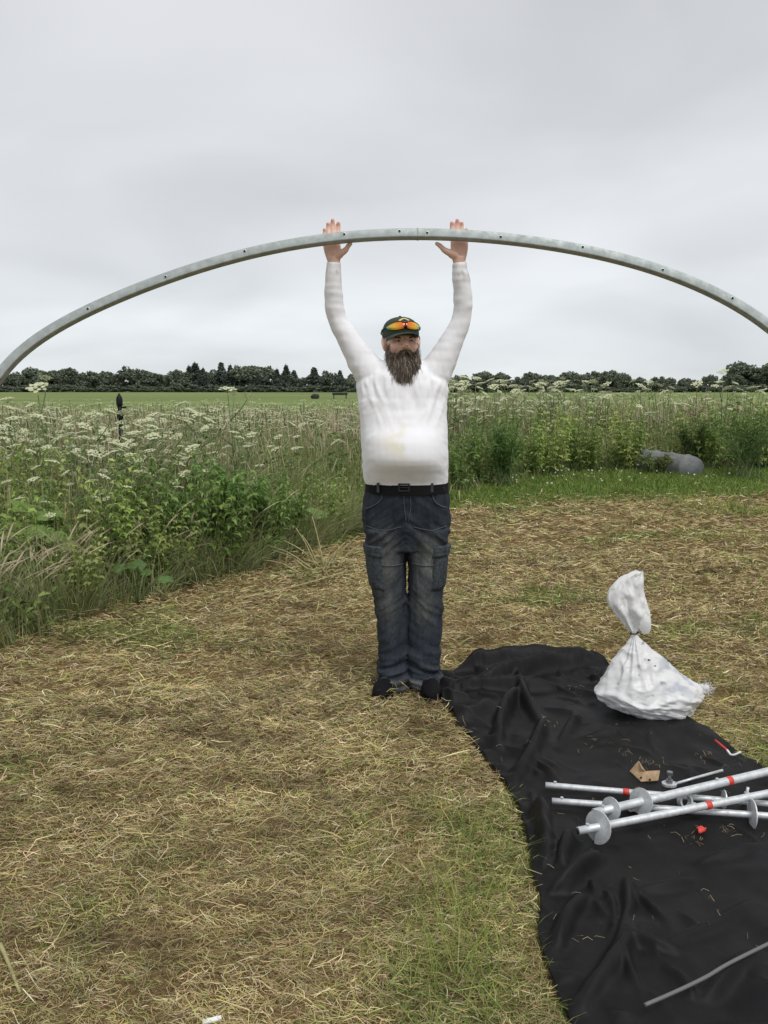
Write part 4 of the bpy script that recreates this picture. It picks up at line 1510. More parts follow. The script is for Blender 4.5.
m_rod = mat('grey steel rod', (0.16, 0.16, 0.155), 0.6, 0.4)
rodz = []
for q_ in ((645, 1005), (666, 996), (687, 986.5), (708, 976), (728, 964), (768, 944), (800, 929)):
    g_ = gnd(*q_)
    near = np.hypot(SHX[..., 0] - g_[0], SHX[..., 1] - g_[1]) < 0.06
    rodz.append((SHX[..., 2][near].max() if near.any() else 0.02) + 0.008)
sl_ = np.polyfit(np.arange(7), rodz, 1)
rodz = np.polyval(sl_, np.arange(7)) + max(0, (np.array(rodz) - np.polyval(sl_, np.arange(7))).max()) * 0.8
pts = np.array([gnd(*q_, z_) for q_, z_ in zip(((645, 1005), (666, 996), (687, 986.5), (708, 976), (728, 964), (768, 944), (800, 929)), rodz)])
link('steel_rod', mesh_np('steel_rod', *tube(catmull(pts, 30), 0.0048, 10)), m_rod, label='thin grey steel rod lying alone on the sheet near the camera', cat='rod')

m_white = mat('white plastic', (0.78, 0.78, 0.77), 0.5)
pts = np.array([z0(715, 740, .02), z0(727, 750, .018), z0(732, 755, .018), z0(741, 752, .03)])
t_ = thing('bent_rod', 'white bent rod with a red tip at the sheet edge below the bag', 'rod', tuple(pts[0]))
link('rod', mesh_np('rod', *tube(catmull(pts[1:], 14), 0.0045, 8)), m_white, t_)
link('red_tip', mesh_np('red_tip', *tube([pts[0], pts[0] * .4 + pts[1] * .6, pts[1]], 0.0045, 8)), m_red, t_)
# red strips
p_ = z0(716, 782, 0.03)
V, F, C_ = ribbons(np.array([catmull([z0(702, 785, .04), z0(714, 781, .05), z0(728, 777, .05)], 10)]), np.full(1, .006), colr=None)
o = link('red_strap', mesh_np('red_strap', V, F), m_red, label='red plastic strap lying behind the thick ground screw', cat='strap')
o.modifiers.new('solid', 'SOLIDIFY').thickness = 0.003
V, F = ellipsoid(z0(701, 829, .010), (0.016, 0.012, 0.009), nu=12, nv=8)
V = V + fbm(V * 60, 2)[:, None] * np.array([0.02, 0.012, 0.012])
link('red_scrap', mesh_np('red_scrap', V, F, smooth=False), m_red, label='small crumpled red scrap on the sheet below the tubes', cat='scrap')

# ------------------------------------------------------------------ white tied sack
m_bag = mat('white woven plastic sack', (0.78, 0.78, 0.77), 0.38, tint=True, trans=0.25)
bump(m_bag, noise_node(m_bag, 320, 2).outputs['Fac'], 0.2, 0.0015)
nr_ = noise_node(m_bag, 9, 4, 0.55, dist=1.0)
nr_.noise_type = 'RIDGED_MULTIFRACTAL'
bump(m_bag, nr_.outputs['Fac'], 0.25, 0.012)
bag_g = gnd(655, 718)
BY = bag_g[1] + 0.06
bw = lambda px, py, dy=0.0: at(px, py, BY + dy)
neck = bw(634, 633)
bagT = thing('white_sack', 'tied white plastic sack standing at the far edge of the black sheet', 'sack', (bag_g[0], BY, 0.02))
#   rows: left px, right px, row py, depth front, depth back, lean (dy)
ROWS = [(632, 637, 634.5, .014, .014), (629, 642, 641, .026, .022), (623, 652, 651, .05, .04), (615, 666, 663, .080, .07), (608, 680, 675, .115, .10), (602, 694, 684, .140, .12), (599.5, 697, 691, .152, .13),
        (604, 692, 699, .145, .13), (617, 688, 706, .13, .12), (632, 684, 713, .11, .11), (645, 680, 720, .08, .09)]
NR = 128
rb = []
tan_, frac = np.linspace(0, 2 * np.pi, NR, endpoint=False), 0
for i, (pl, pr_, py, f_, k_) in enumerate(ROWS):
    a, c_ = bw(pl, py), bw(pr_, py)
    rx, cx = (c_[0] - a[0]) / 2, (a[0] + c_[0]) / 2
    y_ = BY + np.where(np.sin(tan_) < 0, f_, k_) * np.sin(tan_)
    rb.append(np.stack([cx + rx * np.cos(tan_), y_, np.full(NR, a[2])], 1))
rb = np.array(rb)
gz = float(ground_z(bag_g[0], BY)) + 0.018
rb = np.stack([catmull(rb[:, j], 116) for j in range(NR)], 1)
kk = np.linspace(0, 1, 116)[:, None]
pl_n = np.exp(-(kk / 0.35) ** 2)
rc_ = rb.mean(1, keepdims=True)
pleat = ((1 - 2 * np.abs(np.cos(5.5 * tan_ + 2 * np.sin(3 * tan_))))[None] * 0.13 * pl_n + np.cos(7 * tan_ + 1.3)[None] * 0.035 * (1 - pl_n))
rb = rc_ + (rb - rc_) * (1 + pleat)[..., None]
P = rb.reshape(-1, 3)
low = sstep(0.55, 0.7, np.repeat(kk, NR, 1)).reshape(-1)
cr1 = 1 - 2 * np.abs(fbm(P * np.array([9, 9, 26]) + np.stack([P[:, 2], 0 * P[:, 2], P[:, 0] * 8], 1), 3))
cr2 = 1 - 2 * np.abs(fbm(P * np.array([16, 12, 5]) + 4, 2))
nrm_ = P - rc_.repeat(NR, 1).reshape(-1, 3)
nrm_ /= np.linalg.norm(nrm_, axis=1)[:, None] + 1e-6
edge_f = np.exp(-((P[:, 2] - (0.105 + 0.02 * np.sin(P[:, 0] * 25))) / 0.012) ** 2)
P = P + nrm_ * (0.010 * edge_f + 0.022 * np.sign(cr1) * np.abs(cr1) ** 1.6 * low + 0.013 * (np.sign(cr2) * np.abs(cr2) ** 1.5 - .2) * (1 - low) * sstep(0.08, 0.3, np.repeat(kk, NR, 1).reshape(-1)))[:, None]
ck = lambda f_, o_: 1 - 2.2 * np.abs(fbm(P * np.array([f_, f_, f_ * 1.25]) + o_ + 0.5 * np.sin(P[:, [2, 0, 1]] * 17), 2))
P = P + nrm_ * (0.0065 * ck(10, 60) + 0.0022 * ck(24, 80))[:, None] * sstep(0.03, 0.16, np.repeat(np.linspace(0, 1, 116)[:, None], NR, 1).reshape(-1))[:, None]
P[:, 2] = np.maximum(P[:, 2], gz)
V, F = rings(P.reshape(116, NR, 3))
tn = np.full((len(V), 3), 0.85) * (1 - 0.10 * sstep(0.1, 0.5, fbm(V * 18 + 3, 4)))[:, None]
dirt = sstep(0.28, 0.5, fbm(V * np.array([30, 30, 30]) + 9, 3)) * 0.5
tn = tn * (1 - dirt[:, None])
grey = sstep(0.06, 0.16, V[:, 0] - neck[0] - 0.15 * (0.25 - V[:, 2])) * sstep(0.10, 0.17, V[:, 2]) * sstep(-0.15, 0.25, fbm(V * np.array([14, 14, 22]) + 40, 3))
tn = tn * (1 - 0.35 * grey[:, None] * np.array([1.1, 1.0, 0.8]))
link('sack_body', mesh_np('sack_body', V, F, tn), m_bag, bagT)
# dark printed marks near the right slope
m_print = mat('dark print', (0.02, 0.02, 0.024), 0.6)
from mathutils.bvhtree import BVHTree
bvb = BVHTree.FromPolygons([tuple(v) for v in V], [tuple(f) for g_ in F for f in g_])
camv = Vector((0, 0, CAM_H))
for (px, py, s1, s2, rz) in ((664.5, 656.5, .0085, .006, .9), (668.5, 660.5, .0095, .005, .7), (673, 666, .007, .005, .9), (649, 660, .006, .004, .3), (677, 669, .004, .004, .4), (655, 666, .0045, .003, 1.2)):
    h = bvb.ray_cast(camv, Vector(ray(px, py)).normalized())
    if h[0] is None:
        continue
    nv = np.array(h[1])
    d, e1, e2 = frame_of(nv + np.array([1e-4, 0, 0]))
    pc = np.array(h[0]) + d * 0.0025
    aa = np.linspace(0, 2 * np.pi, 9, endpoint=False)
    rad_ = 1 + 0.35 * np.sin(3 * aa + rz * 5)
    V_ = pc + (e1 * (np.cos(aa) * s1 * rad_)[:, None] + e2 * (np.sin(aa) * s2 * rad_)[:, None])
    rg = np.array([V_ - d * 0.004, V_])
    link('print_mark', mesh_np('print_mark', *rings(rg), smooth=False), m_print, bagT)
# flared loose top: a folded hood, tall on the right, open towards the viewer
TOPR = [(632, 637, 634, .012), (627, 645, 628, .022), (621, 650, 621, .030), (614.5, 651, 613, .036), (609.5, 648.5, 605, .036), (609, 646, 596, .032), (613, 645.5, 588, .026), (621, 645.5, 580, .020), (632, 645.3, 574, .012), (638, 645, 572, .004)]
rt = []
for i, (pl, pr_, py, dp) in enumerate(TOPR):
    a, c_ = bw(pl, py), bw(pr_, py)
    rx, cx = (c_[0] - a[0]) / 2, (a[0] + c_[0]) / 2
    pw_ = np.sign(np.sin(tan_)) * np.abs(np.sin(tan_)) ** 0.8
    rt.append(np.stack([cx + rx * np.cos(tan_), BY + dp * pw_ + 0.010 * i / 9 + 0.012 * np.cos(2 * tan_ + 0.6) * (i / 9), a[2] + 0 * tan_], 1))
rt = np.stack([catmull(np.array(rt)[:, j], 80) for j in range(NR)], 1)
kk = np.linspace(0, 1, 80)[:, None]
rc_ = rt.mean(1, keepdims=True)
pleat = np.cos(9 * tan_ + 1.5 * np.sin(2 * tan_))[None] * (0.16 * np.exp(-(kk / 0.3) ** 2) + 0.05)
rt = rc_ + (rt - rc_) * np.stack([1 + 0.25 * pleat, 1 + 2.2 * pleat, 1 + 0 * pleat], -1)
P = rt.reshape(-1, 3)
P[:, 1] += 0.006 * (1 - 2.2 * np.abs(fbm(P * np.array([16, 10, 7]) + 20, 2)))
P[:, 1] += 0.014 * (1 - 2 * np.abs(fbm(P * np.array([18, 6, 9]), 3)))
V, F = rings(P.reshape(80, NR, 3))
link('loose_top', mesh_np('loose_top', V, F, np.full((len(V), 3), 0.87)), m_bag, bagT)
# small folded flap on the right of the neck
fl = [bw(638, 632, -.02), bw(650, 636, -.025), bw(651.5, 624, -.02), bw(651, 618, -.01), bw(646, 610, 0.0), bw(641, 609, 0.0), bw(640, 620, -.015)]
cen = np.mean(fl, axis=0) + np.array([0, -0.022, 0])
V = np.array(fl + [cen])
o = link('folded_flap', mesh_np('folded_flap', V, np.array([[i, (i + 1) % 7, 7] for i in range(7)]), np.full((8, 3), 0.8), smooth=False), m_bag, bagT)
md = o.modifiers.new('s', 'SUBSURF')
md.levels = md.render_levels = 2
o.modifiers.new('solid', 'SOLIDIFY').thickness = 0.002
# cord tie
lp = np.stack([neck[0] + 0.017 * np.cos(th), neck[1] + 0.017 * np.sin(th), neck[2] + 0.003 * np.cos(th)], 1)
V, F, _ = merge([tube(np.vstack([lp, lp[:1]]), 0.003, 6, cap=False), tube([lp[0], lp[0] + np.array([0.03, -.01, -0.012]), lp[0] + np.array([0.065, -.012, -0.026])], 0.0022, 6)])
link('cord_tie', mesh_np('cord_tie', V, F), mat('black cord', (0.015, 0.015, 0.015), 0.8), bagT)
# twisted tail with frayed strands on the right
tail = catmull([bw(676, 688, 0.0), bw(690, 688, .01), bw(700, 689, .02), bw(707, 690, .025)], 16)
V, F = tube(tail, np.stack([np.interp(np.linspace(0, 1, 16), [0, .5, 1], [.040, .018, .020]), np.interp(np.linspace(0, 1, 16), [0, .5, 1], [.042, .022, .024])], 1), 18)
V = V + fbm(V * 45, 2)[:, None] * np.array([0.004, 0.008, 0.010])
link('sack_tail', mesh_np('sack_tail', V, F, np.full((len(V), 3), 0.76)), m_bag, bagT)
k = 150
st = tail[rng.integers(8, 16, k)] + rng.normal(0, 0.010, (k, 3))
dr = np.stack([rng.uniform(0.01, 0.035, k), rng.normal(0, .012, k), rng.normal(0.004, .014, k)], 1)
P = np.stack([st, st + dr * .5 + rng.normal(0, .004, (k, 3)), st + dr], 1)
V, F, C_ = ribbons(P, np.full(k, .0011), colr=np.full((k, 3), 0.72))
link('frayed_strands', mesh_np('frayed_strands', V, F, C_), m_bag, bagT, kind='stuff')
# ------------------------------------------------------------------ mown hay on the ground
m_hay = mat('mown straw', rough=0.75, tint=True, spec=0.25, trans=0.15)
m_leaf = mat('green blades', rough=0.55, tint=True, spec=0.3, trans=0.35)


def wedge(n_, d0, d1, p_=0.0, spread=34):
    """ground points inside a wide wedge before the viewer; p_ = exponent of areal density in distance"""
    q_ = rng.uniform(0, 1, n_)
    e_ = 2.0 + p_
    d = ((d1 ** e_ - d0 ** e_) * q_ + d0 ** e_) ** (1 / e_) if abs(e_) > 1e-6 else d0 * (d1 / d0) ** q_
    a = R(spread) * rng.uniform(-1, 1, n_)
    return d * np.sin(a), d * np.cos(a), d


STRAW = [(0.52, 0.42, 0.225, 3), (0.66, 0.575, 0.36, 2.0), (0.44, 0.34, 0.172, 3), (0.27, 0.19, 0.098, 2.4), (0.14, 0.092, 0.052, 1.6), (0.46, 0.42, 0.17, 2.0), (0.37, 0.39, 0.125, 1.8)]


def hay(n_, d0, d1, p_, len_rng, w_px, lift):
    x, y, d = wedge(n_, d0, d1, p_)
    k = (y < yb(x) + 0.25 * rng.normal(0, 1, n_)) & ~in_poly(x + 0.008, y, poly_sheet) & (np.hypot((x - bagc[0]) / .24, (y - bagc[1]) / .2) > 1)
    x, y, d = x[k], y[k], d[k]
    n_ = len(x)
    pn = np.stack([x, y, 0 * x], 1)
    clump = fbm(pn * 2.3 + 31, 3)
    darkp = sstep(0.06, 0.30, fbm(pn * np.array([2.6, 3.6, 1]) + 5, 4))
    greenp = sstep(-0.02, 0.35, fbm(pn * 0.9, 4))
    ln = rng.uniform(*len_rng, n_) * (0.7 + 0.06 * d)
    flow = 2.5 * fbm(pn * 0.55 + 11, 2) + rng.normal(0, 0.9, n_)
    dx, dy_ = np.cos(flow), np.sin(flow)
    t = np.linspace(-0.5, 0.5, 3)
    cur = rng.normal(0, 0.22, n_) * ln
    z0_ = ground_z(x, y) + rng.exponential(lift, n_) * (1 + 2.2 * np.clip(clump, -0.4, 1))
    tilt = rng.normal(0, 0.22, n_)
    arch = np.abs(rng.normal(0, 0.10, n_))
    P = np.zeros((n_, 3, 3))
    for i, tt_ in enumerate(t):
        c_ = cur * (4 * tt_ * tt_ - 0.3)
        P[:, i, 0] = x + dx * ln * tt_ - dy_ * c_
        P[:, i, 1] = y + dy_ * ln * tt_ + dx * c_
        P[:, i, 2] = z0_ + ln * (tilt * tt_ + arch * (0.5 - 2 * tt_ * tt_)) + 0.004
    P[:, :, 2] = np.maximum(P[:, :, 2], (ground_z(P[:, :, 0], P[:, :, 1])) + 0.003)
    c_ = pick(STRAW, n_, 0.2)
    tuft = fbm(pn * np.array([7, 11, 1]) + 3, 2)[:, None]
    streak = fbm(np.stack([x * 1.3 + 0.5 * y, y * 6.5 - 1.2 * x, 0 * x], 1) + 50, 3)[:, None]
    c_ = c_ * (1 + 0.55 * tuft) * (1 + 0.5 * streak) * (1 - 0.62 * darkp[:, None] * rng.uniform(0.35, 1, (n_, 1)) * np.array([0.95, 1.0, 1.05]))
    g_ = (greenp * rng.uniform(0, 1, n_) > 0.62)[:, None]
    c_ = np.where(g_, pick([(0.15, 0.22, 0.055, 2), (0.24, 0.29, 0.09, 2), (0.10, 0.16, 0.04, 1)], n_), c_)
    W = np.maximum(0.0009, w_px * d / FPX) * rng.uniform(0.6, 1.4, n_)
    W = W[:, None] * np.array([0.7, 1, 0.5])[None]
    return ribbons(P, W, colr=c_)


hp = [hay(125000, 1.5, 4.2, -0.9, (0.015, 0.075), 0.34, 0.011), hay(6000, 1.5, 6.0, -0.9, (0.08, 0.16), 0.40, 0.022), hay(100000, 3.6, 8.0, -0.9, (0.02, 0.075), 0.36, 0.012), hay(58000, 7.0, 13.5, -0.6, (0.04, 0.10), 0.40, 0.014)]
V, F, C_ = merge(hp)
link('hay_clippings', mesh_np('hay_clippings', V, F, C_), m_hay, kind='stuff', label='dry brown hay clippings strewn over the mown ground', cat='hay')


# green regrowth: upright tufts in patches
def blades(x, y, h, w_, lean, colr, curve=0.5, seg=4, tipw=0.15, z=None, lean_dir=None):
    n_ = len(x)
    a = rng.uniform(0, 2 * np.pi, n_) if lean_dir is None else lean_dir
    z = ground_z(x, y) if z is None else z
    t = np.linspace(0, 1, seg)
    P = np.zeros((n_, seg, 3))
    for i, tt_ in enumerate(t):
        off = h * lean * (0.35 * tt_ + curve * tt_ ** 2.2)
        P[:, i, 0] = x + np.cos(a) * off
        P[:, i, 1] = y + np.sin(a) * off
        P[:, i, 2] = z + h * (tt_ - 0.42 * lean * curve * tt_ ** 2.4)
    sa = rng.uniform(0, 2 * np.pi, n_)
    side = np.stack([np.cos(sa), 0.5 * np.sin(sa), 0 * sa], 1)[:, None, :]
    W = w_[:, None] * (1 - (1 - tipw) * t ** 1.6)[None]
    return ribbons(P, W, side=side, colr=colr)


GREEN = [(0.22, 0.28, 0.055, 3), (0.30, 0.36, 0.085, 3), (0.42, 0.44, 0.15, 2), (0.13, 0.18, 0.04, 1.5)]
x, y, d = wedge(90000, 1.5, 12.5, -1.0)
pn = np.stack([x, y, 0 * x], 1)
gp = fbm(pn * 0.9, 4) + 0.5 * fbm(pn * 3.1 + 7, 2)
near_right = 0.30 * np.exp(-((x + 0.12) / 0.42) ** 2 - ((y - 2.25) / 0.55) ** 2) + 0.22 * sstep(2.2, 4.0, x) * sstep(6.5, 8.5, y) + 0.25 * sstep(0.2, 1.2, x) * (1 - sstep(4, 6, y)) + 0.18 * sstep(2.5, 5, x) + 0.16 * np.exp(-((x - 0.28) / 0.35) ** 2) * (y < 3.4)
k = (gp + near_right + rng.normal(0, .10, len(x)) > 0.24) & (y < yb(x)) & ~in_poly(x, y, poly_sheet)
x, y, d = x[k], y[k], d[k]
gk = (gp + near_right)[k]
reg = blades(x, y, rng.uniform(0.02, 0.07, len(x)) * (1 + 1.6 * sstep(0.35, 0.7, gk)), np.maximum(0.0011, 0.32 * d / FPX) * rng.uniform(.7, 1.3, len(x)), rng.uniform(0.3, 1.6, len(x)), pick(GREEN, len(x)))
link('green_regrowth', mesh_np('green_regrowth', *reg), m_leaf, kind='stuff', label='fresh green grass sprouting through the hay', cat='grass')

# green strip of short lush grass in front of the meadow on the right
n_ = 60000
x = rng.uniform(-0.6, 9.5, n_)
y = yb(x) - 0.5 + (yt(x) - yb(x) + 1.0) * rng.uniform(0, 1, n_)
k = (y > yb(x) - 0.35 + rng.normal(0, 0.18, n_))
x, y = x[k], y[k]
d = np.hypot(x, y)
hh = rng.uniform(0.04, 0.13, len(x)) * (0.6 + 0.8 * sstep(0.2, 2.0, y - yb(x)))
st = blades(x, y, hh, np.maximum(0.002, 0.36 * d / FPX), rng.uniform(.3, 1.2, len(x)), pick([(0.15, 0.235, 0.04, 3), (0.21, 0.30, 0.06, 3), (0.30, 0.37, 0.10, 2), (0.10, 0.15, 0.03, 1.5)], len(x)), seg=3)
link('short_green_grass', mesh_np('short_green_grass', *st), m_leaf, kind='stuff', label='bright short green grass along the meadow edge', cat='grass')
# daisies
n_ = 75
x = rng.normal(3.1, 1.5, n_)
y = yb(x) + rng.uniform(0.5, 2.6, n_)
z = ground_z(x, y) + rng.uniform(0.10, 0.22, n_)
V, F = [], []
for i in range(n_):
    r_ = rng.uniform(0.009, 0.018)
    aa = np.arange(7) * 2 * np.pi / 7
    c_ = np.array([x[i], y[i], z[i]])
    nrm_ = np.array([rng.normal(0, .4), -0.7, 0.8])
    d_, e1, e2 = frame_of(nrm_)
    ring_ = c_ + (e1 * np.cos(aa)[:, None] + e2 * np.sin(aa)[:, None]) * r_
    V += list(ring_) + [c_ + d_ * 0.005]
    F += [[i * 8 + q, i * 8 + (q + 1) % 7, i * 8 + 7] for q in range(7)]
link('small_white_flowers', mesh_np('small_white_flowers', np.array(V), np.array(F), np.full((len(V), 3), 0.60) * np.array([1, .98, .88])), m_leaf, kind='stuff', label='small white flowers dotted in the green strip', cat='flowers')

# ------------------------------------------------------------------ tall meadow
def meadow_pts(n_, d0, d1, p_, inset=0.0, rag=0.25):
    x, y, d = wedge(n_, d0, d1, p_, 36)
    k = y > yt(x) + inset + rng.normal(0, rag, n_)
    return x[k], y[k], d[k]


def hmax(x, y):
    dist = y - yt(x)
    left = sstep(1.5, -1.5, x)
    h = 0.38 + 0.62 * sstep(-0.1, 1.6, dist) + (0.46 - 0.26 * left) * sstep(1.0, 4, dist)
    return h * (0.86 + 0.35 * fbm(np.stack([x, y, 0 * x], 1) * 0.8 + 40, 2))


MG = [(0.23, 0.30, 0.085, 3), (0.31, 0.37, 0.13, 3), (0.42, 0.44, 0.20, 2.4), (0.14, 0.20, 0.055, 1.4), (0.54, 0.49, 0.28, 1.4)]
x, y, d = meadow_pts(170000, 4.2, 32, -1.05)
pn = np.stack([x, y, 0 * x], 1)
h = hmax(x, y) * rng.uniform(0.45, 0.95, len(x))
c_ = pick(MG, len(x), 0.2)
tanp = sstep(0.0, 0.4, fbm(pn * 0.7 + 60, 3))[:, None]
c_ = c_ * (1 - 0.3 * tanp) + 0.3 * tanp * pick([(0.44, 0.37, 0.22, 1), (0.33, 0.33, 0.15, 1)], len(x))
mb = blades(x, y, h, np.maximum(0.0019, 0.28 * d / FPX) * rng.uniform(.7, 1.3, len(x)), np.abs(rng.normal(.35, 0.4, len(x))), c_, seg=3)
link('meadow_grass', mesh_np('meadow_grass', *mb), m_leaf, kind='stuff', label='tall uncut meadow grass behind the mown ground', cat='grass')
# seed heads, pinkish tan, on thin stems
x, y, d = meadow_pts(24000, 4.4, 24, -1.0, 0.15)
pn = np.stack([x, y, 0 * x], 1)
k = fbm(pn * 0.6 + 77, 3) + rng.normal(0, .2, len(x)) > 0.02
x, y, d = x[k], y[k], d[k]
n_ = len(x)
h = hmax(x, y) * rng.uniform(0.75, 1.12, n_)
a = rng.uniform(0, 2 * np.pi, n_)
lean = np.abs(rng.normal(0.25, 0.35, n_))
t = np.array([0, .45, .78, .80, .90, 1.0])
P = np.zeros((n_, 6, 3))
for i, tt_ in enumerate(t):
    off = h * lean * tt_ ** 2
    P[:, i] = np.stack([x + np.cos(a) * off, y + np.sin(a) * off, ground_z(x, y) + h * tt_ * (1 - 0.12 * lean * tt_)], 1)
w_ = np.maximum(0.0013, 0.22 * d / FPX)
W = w_[:, None] * np.array([.7, .7, .6, 1.2, 1.5, .4])[None]
cs_ = pick([(0.20, 0.21, 0.09, 2), (0.28, 0.24, 0.13, 1)], n_)
ch_ = pick([(0.50, 0.42, 0.29, 3), (0.42, 0.33, 0.225, 2), (0.56, 0.50, 0.36, 2.5), (0.34, 0.27, 0.18, 1)], n_)
Cc = np.stack([cs_, cs_, cs_, ch_, ch_, ch_], 1)
sa = rng.uniform(0, 2 * np.pi, n_)
sd_ = ribbons(P, W, side=np.stack([np.cos(sa), .4 * np.sin(sa), 0 * sa], 1)[:, None], colr=Cc)
link('grass_seed_heads', mesh_np('grass_seed_heads', *sd_), m_leaf, kind='stuff', label='pinkish tan grass seed heads waving in the meadow', cat='grass')

# long drooping grasses hanging over the mown edge
n_ = 15000
x = rng.uniform(-4.5, 0.4, n_)
y = yb(x) + np.abs(rng.normal(0, 0.40, n_)) - 0.16 + 0.22 * fbm(np.stack([x, 0 * x, 0 * x], 1) * 2.2, 2)
k = fbm(np.stack([x, y, 0 * x], 1) * 1.7 + 70, 3) + rng.normal(0, .12, n_) > 0.02
x, y = x[k], y[k]
n_ = len(x)
d = np.hypot(x, y)
h = rng.uniform(0.14, 0.66, n_) * (0.8 + 0.9 * fbm(np.stack([x, y, 0 * x], 1) * 2.4, 2))
dg_ = blades(x, y, h, np.maximum(0.0016, 0.30 * d / FPX) * rng.uniform(.7, 1.3, n_), np.abs(rng.normal(.75, .45, n_)), pick([(0.25, 0.30, 0.12, 3), (0.18, 0.24, 0.08, 3), (0.36, 0.37, 0.19, 2), (0.48, 0.42, 0.26, 1.3)], n_), curve=0.8, seg=5, lean_dir=rng.normal(-1.1, 0.5, n_) + 5.0 * fbm(np.stack([x, y, 0 * x], 1) * 1.6 + 20, 2))
link('edge_grass', mesh_np('edge_grass', *dg_), m_leaf, kind='stuff', label='long drooping grass hanging over the edge of the mown ground', cat='grass')
n_ = 280
x = np.concatenate([rng.normal(-2.35, .30, 220), rng.uniform(-2.6, -.4, 60)])
y = yb(x) + np.abs(rng.normal(0.12, 0.25, n_))
h = rng.uniform(0.45, 0.8, n_)
a = rng.normal(-1.0, 2.0, n_)
le2 = rng.uniform(.35, .8, n_)
t = np.array([0, .3, .6, .74, .8, .87, .94, 1.0])
P = np.stack([np.stack([x + np.cos(a) * h * le2 * q_ ** 2, y + np.sin(a) * h * le2 * q_ ** 2, ground_z(x, y) + h * (q_ - .42 * le2 * q_ ** 3)], 1) for q_ in t], 1)
cs_ = pick([(0.28, 0.30, 0.13, 2), (0.36, 0.33, 0.19, 1)], n_)
ch_ = pick([(0.52, 0.45, 0.31, 3), (0.46, 0.38, 0.26, 2)], n_)
Cc = np.stack([cs_] * 4 + [ch_] * 4, 1)
W = np.full((n_, 1), 1.0) * np.array([.0012, .0012, .0011, .0012, .0045, .006, .0045, .001])[None]
link('drooping_seed_heads', mesh_np('drooping_seed_heads', *ribbons(P, W, side=np.stack([np.ones(n_), 0 * x, 0 * x], 1)[:, None], colr=Cc)), m_leaf, kind='stuff', label='pale drooping grass ears at the left meadow edge', cat='grass')

# leafy undergrowth: broad leaves in clumps, denser at the meadow's front edge
x, y, d = meadow_pts(9500, 4.5, 20, -1.1, 0.1, 0.15)
pn = np.stack([x, y, 0 * x], 1)
k = fbm(pn * 0.75 + 90, 3) + rng.normal(0, .12, len(x)) + 0.22 * np.exp(-np.maximum(y - yt(x), 0) / 1.0) > 0.06
x, y, d = x[k], y[k], d[k]
per = 16
n_ = len(x) * per
px_ = np.repeat(x, per) + rng.normal(0, 0.07, n_)
py_ = np.repeat(y, per) + rng.normal(0, 0.07, n_)
hh = np.repeat(hmax(x, y) * rng.uniform(0.5, 0.95, len(x)), per) * rng.uniform(0.25, 1, n_)
dd_ = np.repeat(d, per)
a = rng.uniform(0, 2 * np.pi, n_)
ln = rng.uniform(0.03, 0.08, n_) * (0.8 + 0.03 * dd_)
dirv = np.stack([np.cos(a), np.sin(a), rng.uniform(-0.7, 0.35, n_)], 1)
P0 = np.stack([px_, py_, ground_z(px_, py_) + hh], 1)
P = np.stack([P0, P0 + dirv * ln[:, None] * .45 + np.array([0, 0, 0.012]), P0 + dirv * ln[:, None]], 1)
W = ln[:, None] * np.array([0.08, 0.27, 0.02])[None]
tone = np.repeat(pick([(0.11, 0.18, 0.045, 3), (0.15, 0.23, 0.06, 3), (0.23, 0.31, 0.09, 1.2), (0.075, 0.12, 0.035, 2)], len(x), .15), per, axis=0) * rng.uniform(.8, 1.2, (n_, 1))
lf = ribbons(P, W, colr=tone)
link('leafy_undergrowth', mesh_np('leafy_undergrowth', *lf), m_leaf, kind='stuff', label='green leafy weeds growing low in the meadow', cat='weeds')

# fine small leaves and florets filling the meadow at every height
x, y, d = meadow_pts(105000, 4.6, 30, -0.95, 0.1)
n_ = len(x)
pn = np.stack([x, y, 0 * x], 1)
hh = hmax(x, y) * rng.uniform(0.25, 1.05, n_) ** 0.7
a = rng.uniform(0, 6.28, n_)
ln = np.maximum(0.018, 1.5 * d / FPX) * rng.uniform(.6, 1.5, n_)
dirv = np.stack([np.cos(a), np.sin(a), rng.uniform(-.6, .6, n_)], 1)
P0 = np.stack([x, y, ground_z(x, y) + hh], 1)
P = np.stack([P0, P0 + dirv * ln[:, None]], 1)
P = np.stack([P[:, 0], P.mean(1) + [0, 0, .006], P[:, 1]], 1)
cc3 = pick([(0.31, 0.39, 0.125, 3), (0.42, 0.47, 0.20, 3), (0.22, 0.30, 0.085, 2), (0.58, 0.58, 0.36, 2.0), (0.52, 0.45, 0.29, 1.0)], n_, .2)
grn = sstep(-0.2, 0.3, fbm(pn * 0.55 + 33, 3))[:, None]
cc3 = cc3 * (1 - .6 * grn) + .6 * grn * pick([(0.16, 0.28, 0.06, 2), (0.22, 0.35, 0.085, 2)], n_, .2)
V, F, C_ = ribbons(P, ln[:, None] * np.array([.08, .24, .03])[None], colr=cc3)
link('meadow_leaves', mesh_np('meadow_leaves', V, F, C_), m_leaf, kind='stuff', label='fine mixed leaves of meadow herbs among the tall grass', cat='weeds')

# ------------------------------------------------------------------ hogweed: stem, leaves, flat white flower heads
m_umb = mat('creamy white florets', rough=0.8, tint=True, spec=0.15, trans=0.25)
m_stem = mat('green hogweed stem', (0.12, 0.17, 0.06), 0.6)
m_dry = mat('reddish dry stem', (0.17, 0.12, 0.07), 0.7)
prng = np.random.default_rng(5)


